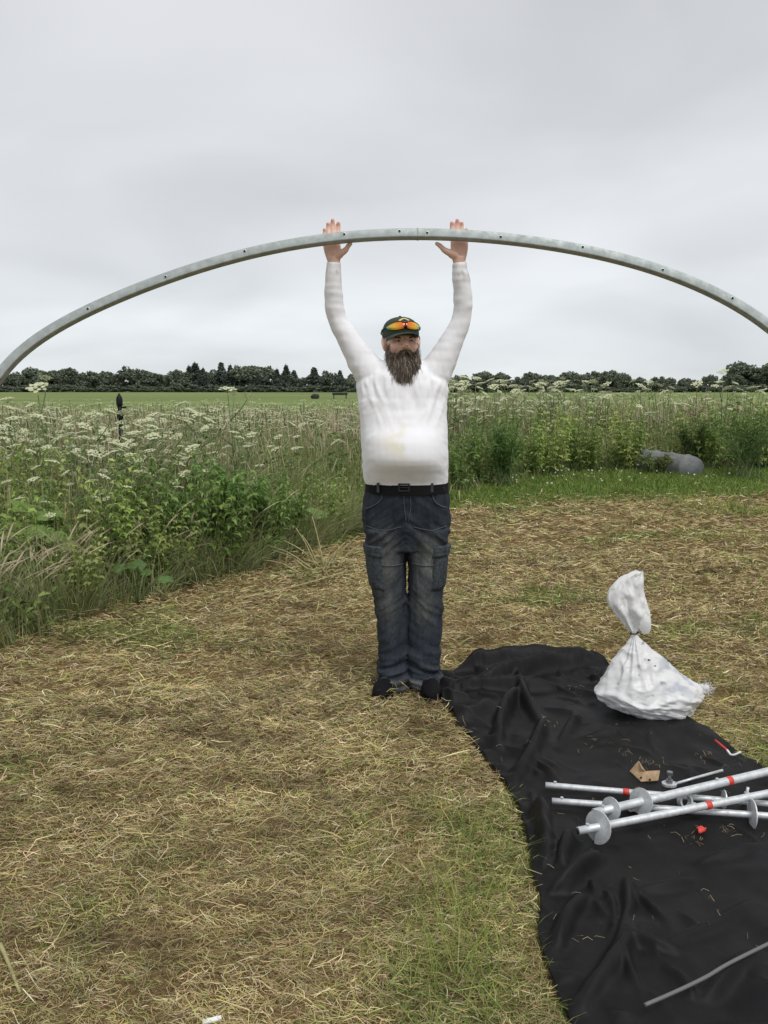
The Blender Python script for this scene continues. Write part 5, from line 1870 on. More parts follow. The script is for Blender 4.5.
def umbel_geo(c, r_, tilt, rays_=16, fine=True):
    parts_ = []
    nrm_ = np.array([tilt[0], tilt[1], 1.0])
    d_, e1, e2 = frame_of(nrm_)
    st_ = c - d_ * r_ * 0.55
    for i in range(rays_):
        q_ = i * 2.399963
        rr_ = r_ * math.sqrt((i + 0.5) / rays_)
        p_ = c + (e1 * math.cos(q_) + e2 * math.sin(q_)) * rr_ + d_ * (0.16 * r_ * (1 - (rr_ / r_) ** 2) + prng.normal(0, .03) * r_)
        s_ = r_ * 0.26 * prng.uniform(.8, 1.15)
        m_ = 7
        aa = np.arange(m_) * 2 * np.pi / m_ + prng.uniform(0, 6)
        rad_ = s_ * prng.uniform(0.6, 1.15, m_)
        rg_ = p_ + (e1 * np.cos(aa)[:, None] + e2 * np.sin(aa)[:, None]) * rad_[:, None] - d_ * s_ * .35
        Vv = np.vstack([rg_, [p_ + d_ * s_ * 0.15]])
        col_ = np.array([0.62, 0.64, 0.43]) * prng.uniform(.82, 1.1) * np.array([1, 1, prng.uniform(.85, 1.1)])
        parts_.append((Vv, np.array([[k2, (k2 + 1) % m_, m_] for k2 in range(m_)]), np.tile(col_, (m_ + 1, 1))))
        if fine:
            v_, f_, c2 = ribbons(np.array([[st_, p_ - d_ * s_ * .3]]), np.full(1, r_ * 0.018), colr=np.array([[0.22, 0.28, 0.11]]))
            parts_.append((v_, f_, c2))
    return merge(parts_)


def leaf_geo(base_, dirv, L_, droop, tone, lobes=4):
    """pinnate hogweed leaf: broad toothed leaflets in pairs along a midrib"""
    d0 = np.array(dirv, float)
    d0 /= np.linalg.norm(d0)
    sd_ = np.cross(d0, [0, 0, 1])
    sd_ /= np.linalg.norm(sd_)
    parts_ = []
    mids = [base_ + d0 * L_ * t_ + np.array([0, 0, -droop * L_ * t_ ** 2]) for t_ in np.linspace(0, 1, 6)]
    v_, f_, c2 = ribbons(np.array([mids]), np.full(1, L_ * 0.012), side=sd_[None, None], colr=np.array([tone]) * 1.3)
    parts_.append((v_, f_, c2))
    for i in range(1, 6):
        for s_ in ((-1, 1) if i < 5 else (0,)):
            l_ = L_ * (0.42 - 0.04 * i) if s_ else L_ * 0.42
            ax = (sd_ * s_ * 0.9 + d0 * 0.5) if s_ else d0
            ax = ax / np.linalg.norm(ax)
            pp = np.cross(ax, [0, 0, 1.0])
            P_ = mids[i]
            prof_ = [(0, 0), (.15, .16), (.3, .34), (.42, .22), (.58, .36), (.70, .18), (.85, .20), (1, 0)]
            up_ = [P_ + ax * l_ * a_ + pp * l_ * b_ + np.array([0, 0, -0.25 * l_ * a_ ** 2 - 0.18 * l_ * b_]) for a_, b_ in prof_]
            dn_ = [P_ + ax * l_ * a_ - pp * l_ * b_ + np.array([0, 0, -0.25 * l_ * a_ ** 2 - 0.18 * l_ * b_]) for a_, b_ in prof_]
            ml = [P_ + ax * l_ * a_ + np.array([0, 0, -0.25 * l_ * a_ ** 2]) for a_, b_ in prof_]
            Vv = np.array(up_ + ml + dn_)
            k8 = len(prof_)
            Ff = []
            for q_ in range(k8 - 1):
                Ff += [[q_, q_ + 1, k8 + q_ + 1, k8 + q_], [k8 + q_, k8 + q_ + 1, 2 * k8 + q_ + 1, 2 * k8 + q_]]
            parts_.append((Vv, np.array(Ff), np.tile(np.array(tone) * prng.uniform(.85, 1.2), (len(Vv), 1))))
    return merge(parts_)


HOG_LABEL = 'tall hogweed plant with flat creamy white flower heads in the uncut meadow'
HOG_GROUP = 'white flowering hogweed plants in the meadow'
protos = []
for v_ in range(7):
    t_ = thing('hogweed_plant', HOG_LABEL, 'wildflower', (0, -40 - 3 * v_, 0), group=HOG_GROUP)
    o_ = np.array([0, -40.0 - 3 * v_, 0])
    H = [1.25, 1.1, 1.35, 1.0, 1.2, 1.15, 1.3][v_]
    lean_ = prng.normal(0, 0.05, 2)
    top_ = o_ + np.array([lean_[0], lean_[1], H])
    sp = [tube(catmull([o_, o_ * .5 + top_ * .5 + np.array([0.01, 0, 0]), top_ - np.array([0, 0, 0.06])], 6), np.linspace(0.009, 0.004, 6), 6)]
    heads_ = [(top_, prng.uniform(0.060, 0.08))]
    for b_i in range(prng.integers(2, 5)):
        zt_ = prng.uniform(0.5, 0.85) * H
        a_ = b_i * 2.3 + prng.uniform(0, .8)
        rch = prng.uniform(0.12, 0.28)
        b0 = o_ + (top_ - o_) * (zt_ / H)
        b1 = b0 + np.array([math.cos(a_) * rch, math.sin(a_) * rch, prng.uniform(0.12, 0.30)])
        sp.append(tube(catmull([b0, b0 * .5 + b1 * .5 + np.array([math.cos(a_), math.sin(a_), 0]) * .04, b1 - np.array([0, 0, .035])], 5), np.linspace(0.005, 0.003, 5), 5))
        heads_.append((b1, prng.uniform(0.035, 0.062)))
    V, F, _ = merge(sp)
    link('stem', mesh_np('stem', V, F), m_dry if v_ == 3 else m_stem, t_)
    for c2, r2 in heads_:
        V, F, Cc = umbel_geo(c2, r2, prng.normal(0, 0.30, 2))
        link('flower_head', mesh_np('flower_head', V, F, Cc), m_umb, t_)
    for k2 in range(4):
        a_ = k2 * 1.9 + prng.uniform(0, 1)
        zz = H * (0.18 + 0.14 * k2)
        b0 = o_ + (top_ - o_) * (zz / H)
        V, F, Cc = leaf_geo(b0, (math.cos(a_), math.sin(a_), 0.5), prng.uniform(.16, .28) * (1.2 - .2 * k2), 0.55, [0.085, 0.155, 0.04])
        link('leaf', mesh_np('leaf', V, F, Cc), m_leaf, t_)
    protos.append(t_)
# places: mostly the left half and the far right, thinner just behind the man
hr = np.random.default_rng(12)
cand = []
while len(cand) < 1150:
    dd2 = 6.0 * (24 / 6.0) ** (hr.uniform(0, 1) ** 0.85)
    a_ = R(hr.uniform(-31, 31))
    x_, y_ = dd2 * math.sin(a_), dd2 * math.cos(a_)
    dep = y_ - float(yt(x_))
    if dep < 0.7:
        continue
    if dep < 2.0 and hr.uniform() < 0.7:
        continue
    dens = perlin(np.array([[x_ * 0.5, y_ * 0.5, 3.3]]))[0]
    if hr.uniform() > 0.62 + 0.8 * dens:
        continue
    cand.append((dd2, x_, y_))
cand = sorted(cand)
SPECIAL = [(9.0, 724, 376, 2, 1.0), (8.4, 474, 383, 0, 1.0), (9.0, 598, 386, 4, 1.0), (9.6, 540, 388, 5, 1.0), (8.0, 48, 388, 1, 1.0), (8.6, 236, 391, 6, 1.0), (10.5, 755, 392, 0, 1), (10.0, 700, 388, 3, 1), (9.6, 500, 391, 1, 1), (8.2, 14, 403, 5, 1)]
HH = [1.25, 1.1, 1.35, 1.0, 1.2, 1.15, 1.3]
spots = []
SPL = ['tall hogweed with pale heads against the dark trees at the far right', 'tall hogweed rising against the trees just right of the man', 'hogweed standing above the meadow midway between the man and the barrel',
       'hogweed reaching above the meadow left of the one above the barrel', 'tall hogweed standing above the field line near the left picture edge', 'tall hogweed above the field line between the post and the man',
       'hogweed at the right picture edge above the meadow', 'reddish stemmed hogweed left of the tallest one at the far right', 'second hogweed to the right of the man rising above the meadow', 'hogweed with heads at the left picture edge']
for dd2, px, py, v_, _s in SPECIAL:
    py = py if px < 384 else py - 3
    dd2 = dd2 if px < 384 else dd2 + 5.5
    q_ = at(px, py, dd2)
    spots.append((q_[0], q_[1], v_, (q_[2] - 0.02) / HH[v_]))
NIND = 240
ri_ = [c_ for c_ in cand if c_[1] > 0.8][:95]
le_ = [c_ for c_ in cand if c_[1] <= 0.8][:NIND - len(ri_)]
le_ = [c_ for i2, c_ in enumerate(le_) if i2 % 4 != 1]
pick_ = set(ri_ + le_)
rest_ = [c_ for i2, c_ in enumerate(cand) if c_ not in pick_ and c_[0] > 11 and i2 % 4 != 2]
cand = ri_ + le_ + rest_
NIND = len(ri_) + len(le_)
for dd2, x_, y_ in cand[:NIND]:
    v_ = int(hr.integers(0, 7))
    left = x_ < 0
    goal = (0.98 if dd2 < 8 else 1.14 if left else 1.40) * hr.uniform(0.84, 1.12 if left else 1.2)
    spots.append((x_, y_, v_, goal / HH[v_]))
used = set()
for i_, (x_, y_, v_, sc_) in enumerate(spots):
    if i_ < len(SPL):
        lab_ = SPL[i_]
    elif x_ < 0:
        lab_ = 'white flowering hogweed in the %s meadow on the left' % ('nearer' if math.hypot(x_, y_) < 10 else 'farther')
    else:
        lab_ = 'white flowering hogweed in the meadow on the right'
    z_ = float(ground_z(x_, y_))
    rz_ = hr.uniform(0, 6.28)
    if v_ not in used:
        used.add(v_)
        r_ = protos[v_]
        r_.location = (x_, y_, z_)
        r_.rotation_euler = (0, 0, rz_)
        r_.scale = (sc_,) * 3
        r_['label'] = lab_
    else:
        dup(protos[v_], (x_, y_, z_), rz_, sc_, lab_)
fp = []
for dd2, x_, y_ in cand[NIND:]:
    h_ = (1.16 if x_ < 0 else 1.38) * hr.uniform(.82, 1.1)
    for k2 in range(hr.integers(2, 5)):
        c2 = np.array([x_ + hr.normal(0, .16), y_ + hr.normal(0, .16), float(ground_z(x_, y_)) + h_ - abs(hr.normal(0, .12))])
        fp.append(umbel_geo(c2, hr.uniform(.04, .075), hr.normal(0, .15, 2), 6, False))
        v2, f2, c3 = ribbons(np.array([[[x_, y_, 0.05], (np.array([x_, y_, 0.05]) + c2) / 2 + [0.02, 0, 0], c2]]), np.full(1, .006), colr=np.array([[0.13, 0.17, 0.07]]))
        fp.append((v2, f2, c3))
V, F, C_ = merge(fp)
link('far_hogweed', mesh_np('far_hogweed', V, F, C_), m_umb, kind='stuff', label='white hogweed flowers receding across the far meadow', cat='wildflowers')

# ------------------------------------------------------------------ single plants at the meadow's edge
m_bl = mat('yellow green broad leaf', rough=0.5, tint=True, spec=0.4, trans=0.3)


def broad_plant(px, py, n_l, size, lab, tone, seed):
    pr2 = np.random.default_rng(seed)
    g_ = gnd(px, py)
    g_[2] = float(ground_z(g_[0], g_[1]))
    t_ = thing('broadleaf_plant', lab, 'plant', tuple(g_), group='broad leaved plants at the meadow edge')
    stalks = []
    for i in range(n_l):
        a_ = i * 2.4 + pr2.uniform(0, .6)
        hgt_ = pr2.uniform(0.28, 0.62) * (0.55 if size < 0.07 else 1)
        c_ = g_ + np.array([math.cos(a_) * pr2.uniform(.05, .26), math.sin(a_) * pr2.uniform(.05, .22), hgt_])
        stalks.append(tube(catmull([g_, (g_ + c_) / 2 + np.array([0, 0, .06]), c_], 7), np.linspace(.006, .004, 7), 6))
        nrm_ = np.array([math.cos(a_) * .25, -0.45 + math.sin(a_) * .2, 1.0])
        d_, e1, e2 = frame_of(nrm_)
        m_ = 26
        aa = np.linspace(0, 2 * np.pi, m_, endpoint=False)
        rad_ = size * pr2.uniform(.8, 1.2) * (0.80 + 0.20 * np.abs(np.cos(2.5 * aa)) - 0.45 * np.exp(-((aa - np.pi) / .22) ** 2) + 0.05 * np.cos(13 * aa))
        rot_ = pr2.uniform(0, 6)
        rgs = []
        for f_ in (0.05, 0.45, 0.8, 1.0):
            rgs.append(c_ + (e1 * np.cos(aa + rot_)[:, None] + e2 * np.sin(aa + rot_)[:, None]) * (rad_ * f_)[:, None] + d_ * (size * (0.16 * f_ - 0.34 * f_ ** 2.5 + 0.05 * f_ * np.cos(5 * aa)))[:, None])
        V, F = rings(np.array(rgs), cap=False)
        link('leaf', mesh_np('leaf', V, F, np.tile(np.array(tone) * pr2.uniform(.8, 1.25), (len(V), 1))), m_bl, t_)
    V, F, _ = merge(stalks)
    link('stalks', mesh_np('stalks', V, F), m_stem, t_)


broad_plant(8, 588, 7, 0.105, 'yellow-green broad leaved plant at the left picture edge', [0.20, 0.30, 0.065], 1)
broad_plant(36, 600, 7, 0.095, 'broad leaved plant with big pale leaves beside the left edge grass', [0.17, 0.27, 0.06], 2)
broad_plant(138, 603, 6, 0.055, 'small broad leaved plant low in front of the left meadow grass', [0.10, 0.18, 0.045], 3)
broad_plant(95, 575, 6, 0.075, 'mid green broad leaved plant among dark weeds on the left', [0.11, 0.19, 0.045], 4)
broad_plant(310, 545, 6, 0.065, 'pale green broad leaved plant behind the fan of cut stalks', [0.18, 0.27, 0.075], 5)


def feathery(px, py, H, spread, lab, tone, seed, n_st=16):
    pr2 = np.random.default_rng(seed)
    g_ = gnd(px, py)
    g_[2] = float(ground_z(g_[0], g_[1]))
    t_ = thing('cow_parsley_bush', lab, 'plant', tuple(g_))
    stm, P, W, Cc = [], [], [], []
    for i in range(n_st):
        a_ = pr2.uniform(0, 6.28)
        tip = g_ + np.array([math.cos(a_) * spread * pr2.uniform(.2, 1), math.sin(a_) * spread * pr2.uniform(.2, 1), H * pr2.uniform(.6, 1)])
        path_ = catmull([g_ + pr2.normal(0, .28 * spread, 3) * [1, 1, 0], (g_ + tip) / 2 + np.array([0, 0, H * .12]), tip], 14)
        stm.append(tube(path_, np.linspace(.006, .002, 14), 5))
        for j in range(4, 14):
            for _k in range(7):
                d2 = pr2.normal(0, 1, 3) * [1, 1, .45]
                d2 /= np.linalg.norm(d2)
                l_ = pr2.uniform(.04, .11)
                P.append([path_[j], path_[j] + d2 * l_ * .5 + [0, 0, .01], path_[j] + d2 * l_ + [0, 0, -.015]])
                W.append([.003, .008, .001])
                Cc.append(np.array(tone) * np.array([2.1, 1.7, 1.7]) * pr2.uniform(.7, 1.3))
    V, F, _ = merge(stm)
    link('stems', mesh_np('stems', V, F), m_stem, t_)
    V, F, C2 = ribbons(np.array(P), np.array(W), colr=np.array(Cc))
    link('foliage', mesh_np('foliage', V, F, C2), m_leaf, t_, kind='stuff')


feathery(232, 566, 0.86, 0.30, 'bushy bright green feathery plant at the meadow edge left of the man', [0.075, 0.165, 0.04], 1, 26)
feathery(255, 560, 0.72, 0.28, 'second feathery green plant right beside the bushy bright one', [0.09, 0.18, 0.045], 2, 18)
feathery(185, 575, 0.60, 0.30, 'lower dark green feathery plant left of the bushy bright one', [0.06, 0.13, 0.035], 3, 16)
feathery(505, 492, 1.0, 0.42, 'rounded dark green weed clump to the right behind the man', [0.055, 0.12, 0.03], 4, 26)
feathery(745, 484, 1.15, 0.7, 'large dark green weed clump at the right picture edge', [0.055, 0.11, 0.03], 5, 30)
feathery(655, 481, 0.42, 0.38, 'low weeds growing over the left end of the grey barrel', [0.075, 0.115, 0.04], 7, 20)
feathery(678, 478, 0.25, 0.35, 'low weeds growing in front of the grey barrel', [0.075, 0.115, 0.04], 8, 16)
feathery(690, 474, 0.95, 0.5, 'dark weed clump directly behind the grey barrel', [0.05, 0.10, 0.028], 6, 22)

# leafy weed bushes, copied along the edge
def leafy_proto(lab, tone, seed):
    pr2 = np.random.default_rng(seed)
    t_ = thing('leafy_weed', lab, 'plant', (0, 0, 0), group='leafy weed bushes in the meadow edge')
    BASE[t_.name] = None
    stm, P, W, Cc = [], [], [], []
    for i in range(15):
        a_ = pr2.uniform(0, 6.28)
        r0 = pr2.uniform(0, .16)
        b0 = np.array([math.cos(a_) * r0, math.sin(a_) * r0, 0])
        tip = b0 * 2.2 + np.array([pr2.normal(0, .05), pr2.normal(0, .05), pr2.uniform(.55, 1.0)])
        pa = catmull([b0, (b0 + tip) / 2, tip], 12)
        stm.append(tube(pa, np.linspace(.006, .002, 12), 5))
        for j in range(3, 12):
            for _k in range(4):
                q_ = pr2.uniform(0, 6.28)
                l_ = pr2.uniform(.05, .12) * (1.15 - .05 * j)
                d2 = np.array([math.cos(q_), math.sin(q_), pr2.uniform(-.25, .35)])
                P.append([pa[j], pa[j] + d2 * l_ * .35 + [0, 0, .012], pa[j] + d2 * l_ * .7 + [0, 0, .008], pa[j] + d2 * l_ + [0, 0, -.02]])
                W.append(np.array([.05, .24, .17, .01]) * l_)
                Cc.append(np.array(tone) * pr2.uniform(.7, 1.3) * (0.85 + .03 * j))
    V, F, _ = merge(stm)
    link('stems', mesh_np('stems', V, F), m_stem, t_)
    V, F, C2 = ribbons(np.array(P), np.array(W), colr=np.array(Cc))
    link('foliage', mesh_np('foliage', V, F, C2), m_leaf, t_, kind='stuff')
    return t_


LW = [leafy_proto('bushy nettle-like weed at the left meadow edge', [0.25, 0.34, 0.085], 41), leafy_proto('bushy nettle-like weed at the left meadow edge', [0.18, 0.265, 0.07], 42), leafy_proto('bushy nettle-like weed at the left meadow edge', [0.33, 0.40, 0.115], 43)]
lwr = np.random.default_rng(8)
LWS = [(18, 612, .8), (60, 590, .85), (85, 612, .55), (105, 585, .95), (128, 592, .75), (150, 578, 1.0), (172, 588, .65), (200, 578, .9), (222, 572, 1.0), (262, 562, .85), (285, 552, .8), (330, 540, .7), (10, 575, 1.05), (45, 560, 1.0), (190, 556, 1.0), (120, 560, 1.0),
       (478, 490, 1.15), (500, 487, 1.25), (535, 486, 1.1), (552, 485, 1.2), (590, 483, 1.0), (620, 480, 1.25), (635, 478, 1.1), (712, 478, 1.3), (735, 480, 1.45), (758, 480, 1.4), (775, 480, 1.3), (690, 473, 1.2), (460, 496, .9), (570, 478, 1.3)]
for i_, (px, py, sc_) in enumerate(LWS):
    g_ = gnd(px, py)
    y_ = max(g_[1], float(yt(g_[0])) + 0.12)
    loc = (g_[0] * y_ / g_[1], y_, float(ground_z(g_[0], y_)))
    v_ = i_ if i_ < 3 else int(lwr.integers(0, 3))
    lab_ = '%s nettle-like weed bush %s' % (('fresh green', 'dark green', 'pale yellow-green')[v_], 'at the left meadow edge' if px < 384 else 'in the meadow edge right of the man')
    if i_ < 3:
        r_ = LW[i_]
        r_['label'] = lab_
        r_.location, r_.scale = loc, (sc_,) * 3
    else:
        dup(LW[v_], loc, lwr.uniform(0, 6.28), sc_, lab_)

# cut stalks fanned out on the ground
m_stalk = mat('pale cut stalk', (0.40, 0.36, 0.17), 0.65)
nn = noise_node(m_stalk, 30, 3)
m_stalk.node_tree.links.new(ramp_node(m_stalk, nn.outputs['Fac'], [(0.3, (0.24, 0.24, 0.09)), (0.7, (0.42, 0.37, 0.19))]), m_stalk.node_tree.nodes['Principled BSDF'].inputs['Base Color'])
FAN = [((312, 568), (267, 545)), ((308, 569), (272, 550)), ((320, 566), (283, 540)), ((316, 566), (296, 528)), ((318, 565), (302, 535)), ((326, 570), (345, 542)), ((322, 571), (340, 548)), ((330, 568), (358, 536)), ((336, 568), (360, 545)), ((324, 567), (312, 516)),
       ((300, 572), (262, 560)), ((340, 566), (352, 552))]
for a, b_ in FAN:
    A = gnd(*a, 0.02)
    A[2] = float(ground_z(A[0], A[1])) + 0.015
    B = at(*b_, A[1] + rng.uniform(0.0, 0.25))
    t_ = catmull([A, (A + B) / 2 + np.array([0, 0, 0.03]), B], 10)
    link('cut_stalk', mesh_np('cut_stalk', *tube(t_, np.linspace(0.0075, 0.004, 10), 7)), m_stalk, label='pale cut stalk in the fan of stalks at the meadow edge left of the man', cat='stalk', group='pale cut stalks fanned out at the meadow edge')
LONG = [(((243, 598), (300, 585), (352, 570)), .0075, 'long straight dry stalk lying left of the man\'s knees'), (((112, 642), (138, 634), (168, 624), (182, 620)), .007, 'bent straw coloured stalk lying on the hay near the left weeds'),
        (((128, 568), (150, 585), (182, 606)), .008, 'pale stalk sloping down out of the left weeds onto the hay'), (((0, 944), (8, 962), (20, 993)), .006, 'dry straw stalk at the lower left corner of the hay'),
        (((112, 612), (122, 618), (133, 626)), .006, 'short pale stalk poking from the left weed edge'), (((228, 648), (248, 640), (262, 632)), .005, 'dark thin twig lying on the hay left of the man')]
for pl_, r_, lab in LONG:
    pts = []
    for i, q_ in enumerate(pl_):
        p_ = gnd(*q_, 0.03)
        p_[2] = float(ground_z(p_[0], p_[1])) + 0.03
        pts.append(gnd(*q_, p_[2]))
    link('dry_stalk', mesh_np('dry_stalk', *tube(catmull(pts, 12), np.linspace(r_, r_ * .6, 12), 7)), m_dry if 'twig' in lab else m_stalk, label=lab, cat='stalk')
p_ = gnd(459, 505)
link('cut_stub', mesh_np('cut_stub', *tube([p_ + np.array([0, 0, 0.0]), p_ + np.array([0.003, 0, 0.10]), p_ + np.array([0.0, 0, 0.19])], 0.012, 8)), m_stalk, label='pale upright stalk stub just right of the man at the grass edge', cat='stalk')
p_ = gnd(212, 1020, 0.03)
V, F = box(p_, (0.022, 0.006, 0.002), (0.1, 0, 0.35))
link('white_scrap', mesh_np('white_scrap', V, F, smooth=False), m_white, label='tiny white scrap on the hay at the bottom of the picture', cat='scrap')

# straw bits blown onto the sheet
P, Cc = [], []
for k in range(180):
    i, j = rng.integers(8, ny - 50), rng.integers(4, nx - 4)
    if k < 90:
        c0 = [(630, 757), (662, 768), (548, 730), (600, 745), (700, 762), (585, 690), (640, 770), (690, 845), (720, 838)][k % 9]
        q_ = gnd(c0[0] + rng.normal(0, 9), c0[1] + rng.normal(0, 4))[:2]
        i, j = np.unravel_index(np.argmin(((SHX[..., :2] - q_) ** 2).sum(-1)), (ny, nx))
    p_ = SHX[i, j] + [0, 0, .005]
    a = rng.uniform(0, 3.14)
    l_ = rng.uniform(.004, .018)
    dv = np.array([math.cos(a), math.sin(a), rng.normal(0, .1)]) * l_
    P.append([p_ - dv, p_ + rng.normal(0, .004, 3) + [0, 0, .006], p_ + dv])
V, F, C_ = ribbons(np.array(P), np.full(180, .0007), colr=pick([(0.35, 0.28, 0.15, 2), (0.22, 0.17, 0.09, 2), (0.36, 0.31, 0.20, 1)], 180))
link('straw_bits', mesh_np('straw_bits', V, F, C_), m_hay, kind='stuff', label='loose straw bits scattered over the black sheet', cat='straw')

# ------------------------------------------------------------------ grey barrel lying in the weeds, black marker post
m_barrel = mat('weathered grey plastic', (0.2, 0.22, 0.23), 0.6, spec=0.3)
nn = noise_node(m_barrel, 7, 5, 0.6)
m_barrel.node_tree.links.new(ramp_node(m_barrel, nn.outputs['Fac'], [(0.3, (0.11, 0.12, 0.115)), (0.7, (0.21, 0.22, 0.215))]), m_barrel.node_tree.nodes['Principled BSDF'].inputs['Base Color'])
A = at(642, 458, 14.75)
B = at(702, 466, 13.9)
A[2] = 0.24
B[2] = 0.17
br = thing('barrel', 'grey plastic barrel lying on its side in the weeds on the right', 'barrel', (float((A[0] + B[0]) / 2), float((A[1] + B[1]) / 2), 0.05))
ax = (B - A)
Lb = np.linalg.norm(ax)
t = np.array([0, .004, .02, .06, .2, .22, .235, .25, .27, .45, .47, .485, .5, .52, .72, .74, .755, .77, .79, .87, .93, .97, .99, 1.0])
rb_ = np.array([.02, .2, .235, .25, .25, .262, .265, .262, .25, .25, .262, .265, .262, .25, .25, .262, .265, .262, .25, .235, .205, .15, .09, .02])
link('barrel_body', mesh_np('barrel_body', *tube(np.array([A + ax * q_ for q_ in t]), rb_, 28)), m_barrel, br)
link('barrel_rim', mesh_np('barrel_rim', *tube(np.array([A - ax * .008, A - ax * .004, A + ax * .03, A + ax * .034]), [.235, .262, .262, .24], 28)), m_barrel, br)
p_ = at(119, 393, 9.3)
m_post = mat('black marker post', (0.012, 0.012, 0.013), 0.6, spec=0.2)
ps = thing('marker_post', 'black post with a knobbed top standing in the white flowers on the left', 'post', (p_[0], p_[1], 0.0))
b0 = np.array([p_[0], p_[1], 0.0])
zt_ = p_[2]
link('post_shaft', mesh_np('post_shaft', *tube([b0, b0 + [0, 0, zt_ * .5], b0 + [0, 0, zt_ - 0.12]], [.026, .024, .024], 10)), m_post, ps)
link('post_cap', mesh_np('post_cap', *tube(np.array([b0 + [0, 0, zt_ - q_] for q_ in (.15, .13, .11, .07, .045, .015, 0.0)]), [.024, .034, .036, .036, .030, .012, .003], 12)), m_post, ps)
link('post_collar', mesh_np('post_collar', *tube(np.array([b0 + [0, 0, zt_ - q_] for q_ in (.30, .28, .24, .21)]), [.024, .036, .036, .024], 12)), m_post, ps)
link('insulator', mesh_np('insulator', *tube(np.array([b0 + [0.02, 0, zt_ - .16], b0 + [0.075, 0, zt_ - .155]]), [.010, .010], 8)), m_post, ps)
# things far out in the field
m_fd = mat('dark weathered wood', (0.03, 0.03, 0.028), 0.9)
q_ = at(340, 399, 150)
tr = thing('feed_trough', 'low dark feed trough far out in the green field beside the man\'s arm', 'trough', (q_[0], 150, 0.4))
gz_ = float(ground_z(q_[0], 150))
V, F, _ = merge([box((q_[0], 150, gz_ + .75), (1.35, .35, .10)), box((q_[0], 149.7, gz_ + .95), (1.35, .04, .14)), box((q_[0], 150.3, gz_ + .95), (1.35, .04, .14))])
link('trough_body', mesh_np('trough_body', V, F, smooth=False), m_fd, tr)
for sx in (-1.1, 1.1):
    link('leg', mesh_np('leg', *box((q_[0] + sx, 150, gz_ + .33), (.08, .3, .33)), smooth=False), m_fd, tr)
q_ = at(315, 399.5, 150)
V, F = ellipsoid((q_[0], 150, gz_ + .35), (.75, .5, .55), nu=16, nv=10)
V = V + fbm(V * 1.5, 3)[:, None] * .25
link('dark_mound', mesh_np('dark_mound', V, F), m_fd, label='small dark mound far out in the field left of the trough', cat='mound')

# ------------------------------------------------------------------ distant trees
m_crown = mat('dark tree foliage', rough=0.7, tint=True, spec=0.2, trans=0.2)
m_trunk = mat('tree bark', (0.06, 0.048, 0.035), 0.9)
tr_rng = np.random.default_rng(33)


def tree_proto(kind, lab, group, H=10.0):
    t_ = thing('conifer_tree' if kind == 'conifer' else 'broadleaf_tree', lab, 'tree', (0, 0, 0), group=group)
    BASE[t_.name] = None
    pts, sz = [], []
    stems = [tube(catmull([[0, 0, 0], [.1, 0, H * .3], [0, .1, H * (0.9 if kind == 'conifer' else .7)]], 8), np.linspace(.28, .06, 8), 7)]
    if kind == 'conifer':
        for z in np.arange(0.12, 0.99, 0.035):
            rad_ = H * 0.26 * (1 - z) ** 0.8 * tr_rng.uniform(.45, 1.25) + .15
            nb = int(8 + 10 * (1 - z))
            for i in range(nb):
                a_ = tr_rng.uniform(0, 6.28)
                for f_ in np.linspace(.25, 1, 5):
                    pts.append([math.cos(a_) * rad_ * f_, math.sin(a_) * rad_ * f_, H * (z - .05 * f_ + .02 * tr_rng.normal())])
                    sz.append(.30)
        n_c = len(pts)
        P0 = np.array(pts)
        P0 = np.concatenate([P0 + tr_rng.normal(0, .12, P0.shape) for _ in range(3)])
    else:
        ncl = 52
        cl = []
        for i in range(ncl):
            v3 = tr_rng.normal(0, 1, 3)
            v3 /= np.linalg.norm(v3)
            rr_ = tr_rng.uniform(.35, 1) ** .5
            c_ = np.array([v3[0] * H * .42 * rr_, v3[1] * H * .42 * rr_, H * .50 + v3[2] * H * .43 * rr_])
            if kind == 'shrub':
                c_[2] = max(0.04 * H, c_[2] - 0.06 * H)
            cl.append((c_, H * tr_rng.uniform(.08, .15)))
            if i % 4 == 0:
                stems.append(tube(catmull([[0, 0, H * .3], (np.array([0, 0, H * .4]) + c_) / 2, c_], 5), np.linspace(.12, .04, 5), 5))
        P0 = []
        for c_, r_ in cl:
            q3 = tr_rng.normal(0, 1, (85, 3))
            q3 /= np.linalg.norm(q3, axis=1)[:, None]
            P0.append(c_ + q3 * r_ * tr_rng.uniform(.55, 1.05, (85, 1)))
        P0 = np.concatenate(P0)
    n_ = len(P0)
    u3 = tr_rng.normal(0, 1, (n_, 3))
    u3 /= np.linalg.norm(u3, axis=1)[:, None]
    w3 = np.cross(u3, tr_rng.normal(0, 1, (n_, 3)))
    w3 /= np.linalg.norm(w3, axis=1)[:, None]
    s_ = (0.34 if kind == 'conifer' else .46) * tr_rng.uniform(.6, 1.3, (n_, 1))
    V = np.stack([P0 - u3 * s_, P0 + w3 * s_ * .6, P0 + u3 * s_, P0 - w3 * s_ * .6], 1).reshape(-1, 3)
    V[:, 2] = np.maximum(V[:, 2], .05)
    F = np.arange(n_ * 4).reshape(-1, 4)
    tone = (np.array([0.105, 0.130, 0.105]) if kind == 'conifer' else np.array([0.145, 0.172, 0.120])) * tr_rng.uniform(.8, 1.25)
    Cc = tone * tr_rng.uniform(.7, 1.35, (n_, 1))
    V2, F2, _ = merge(stems)
    link('trunk', mesh_np('trunk', V2, F2), m_trunk, t_)
    link('crown', mesh_np('crown', V, F, np.repeat(Cc, 4, 0), smooth=False), m_crown, t_)
    return t_


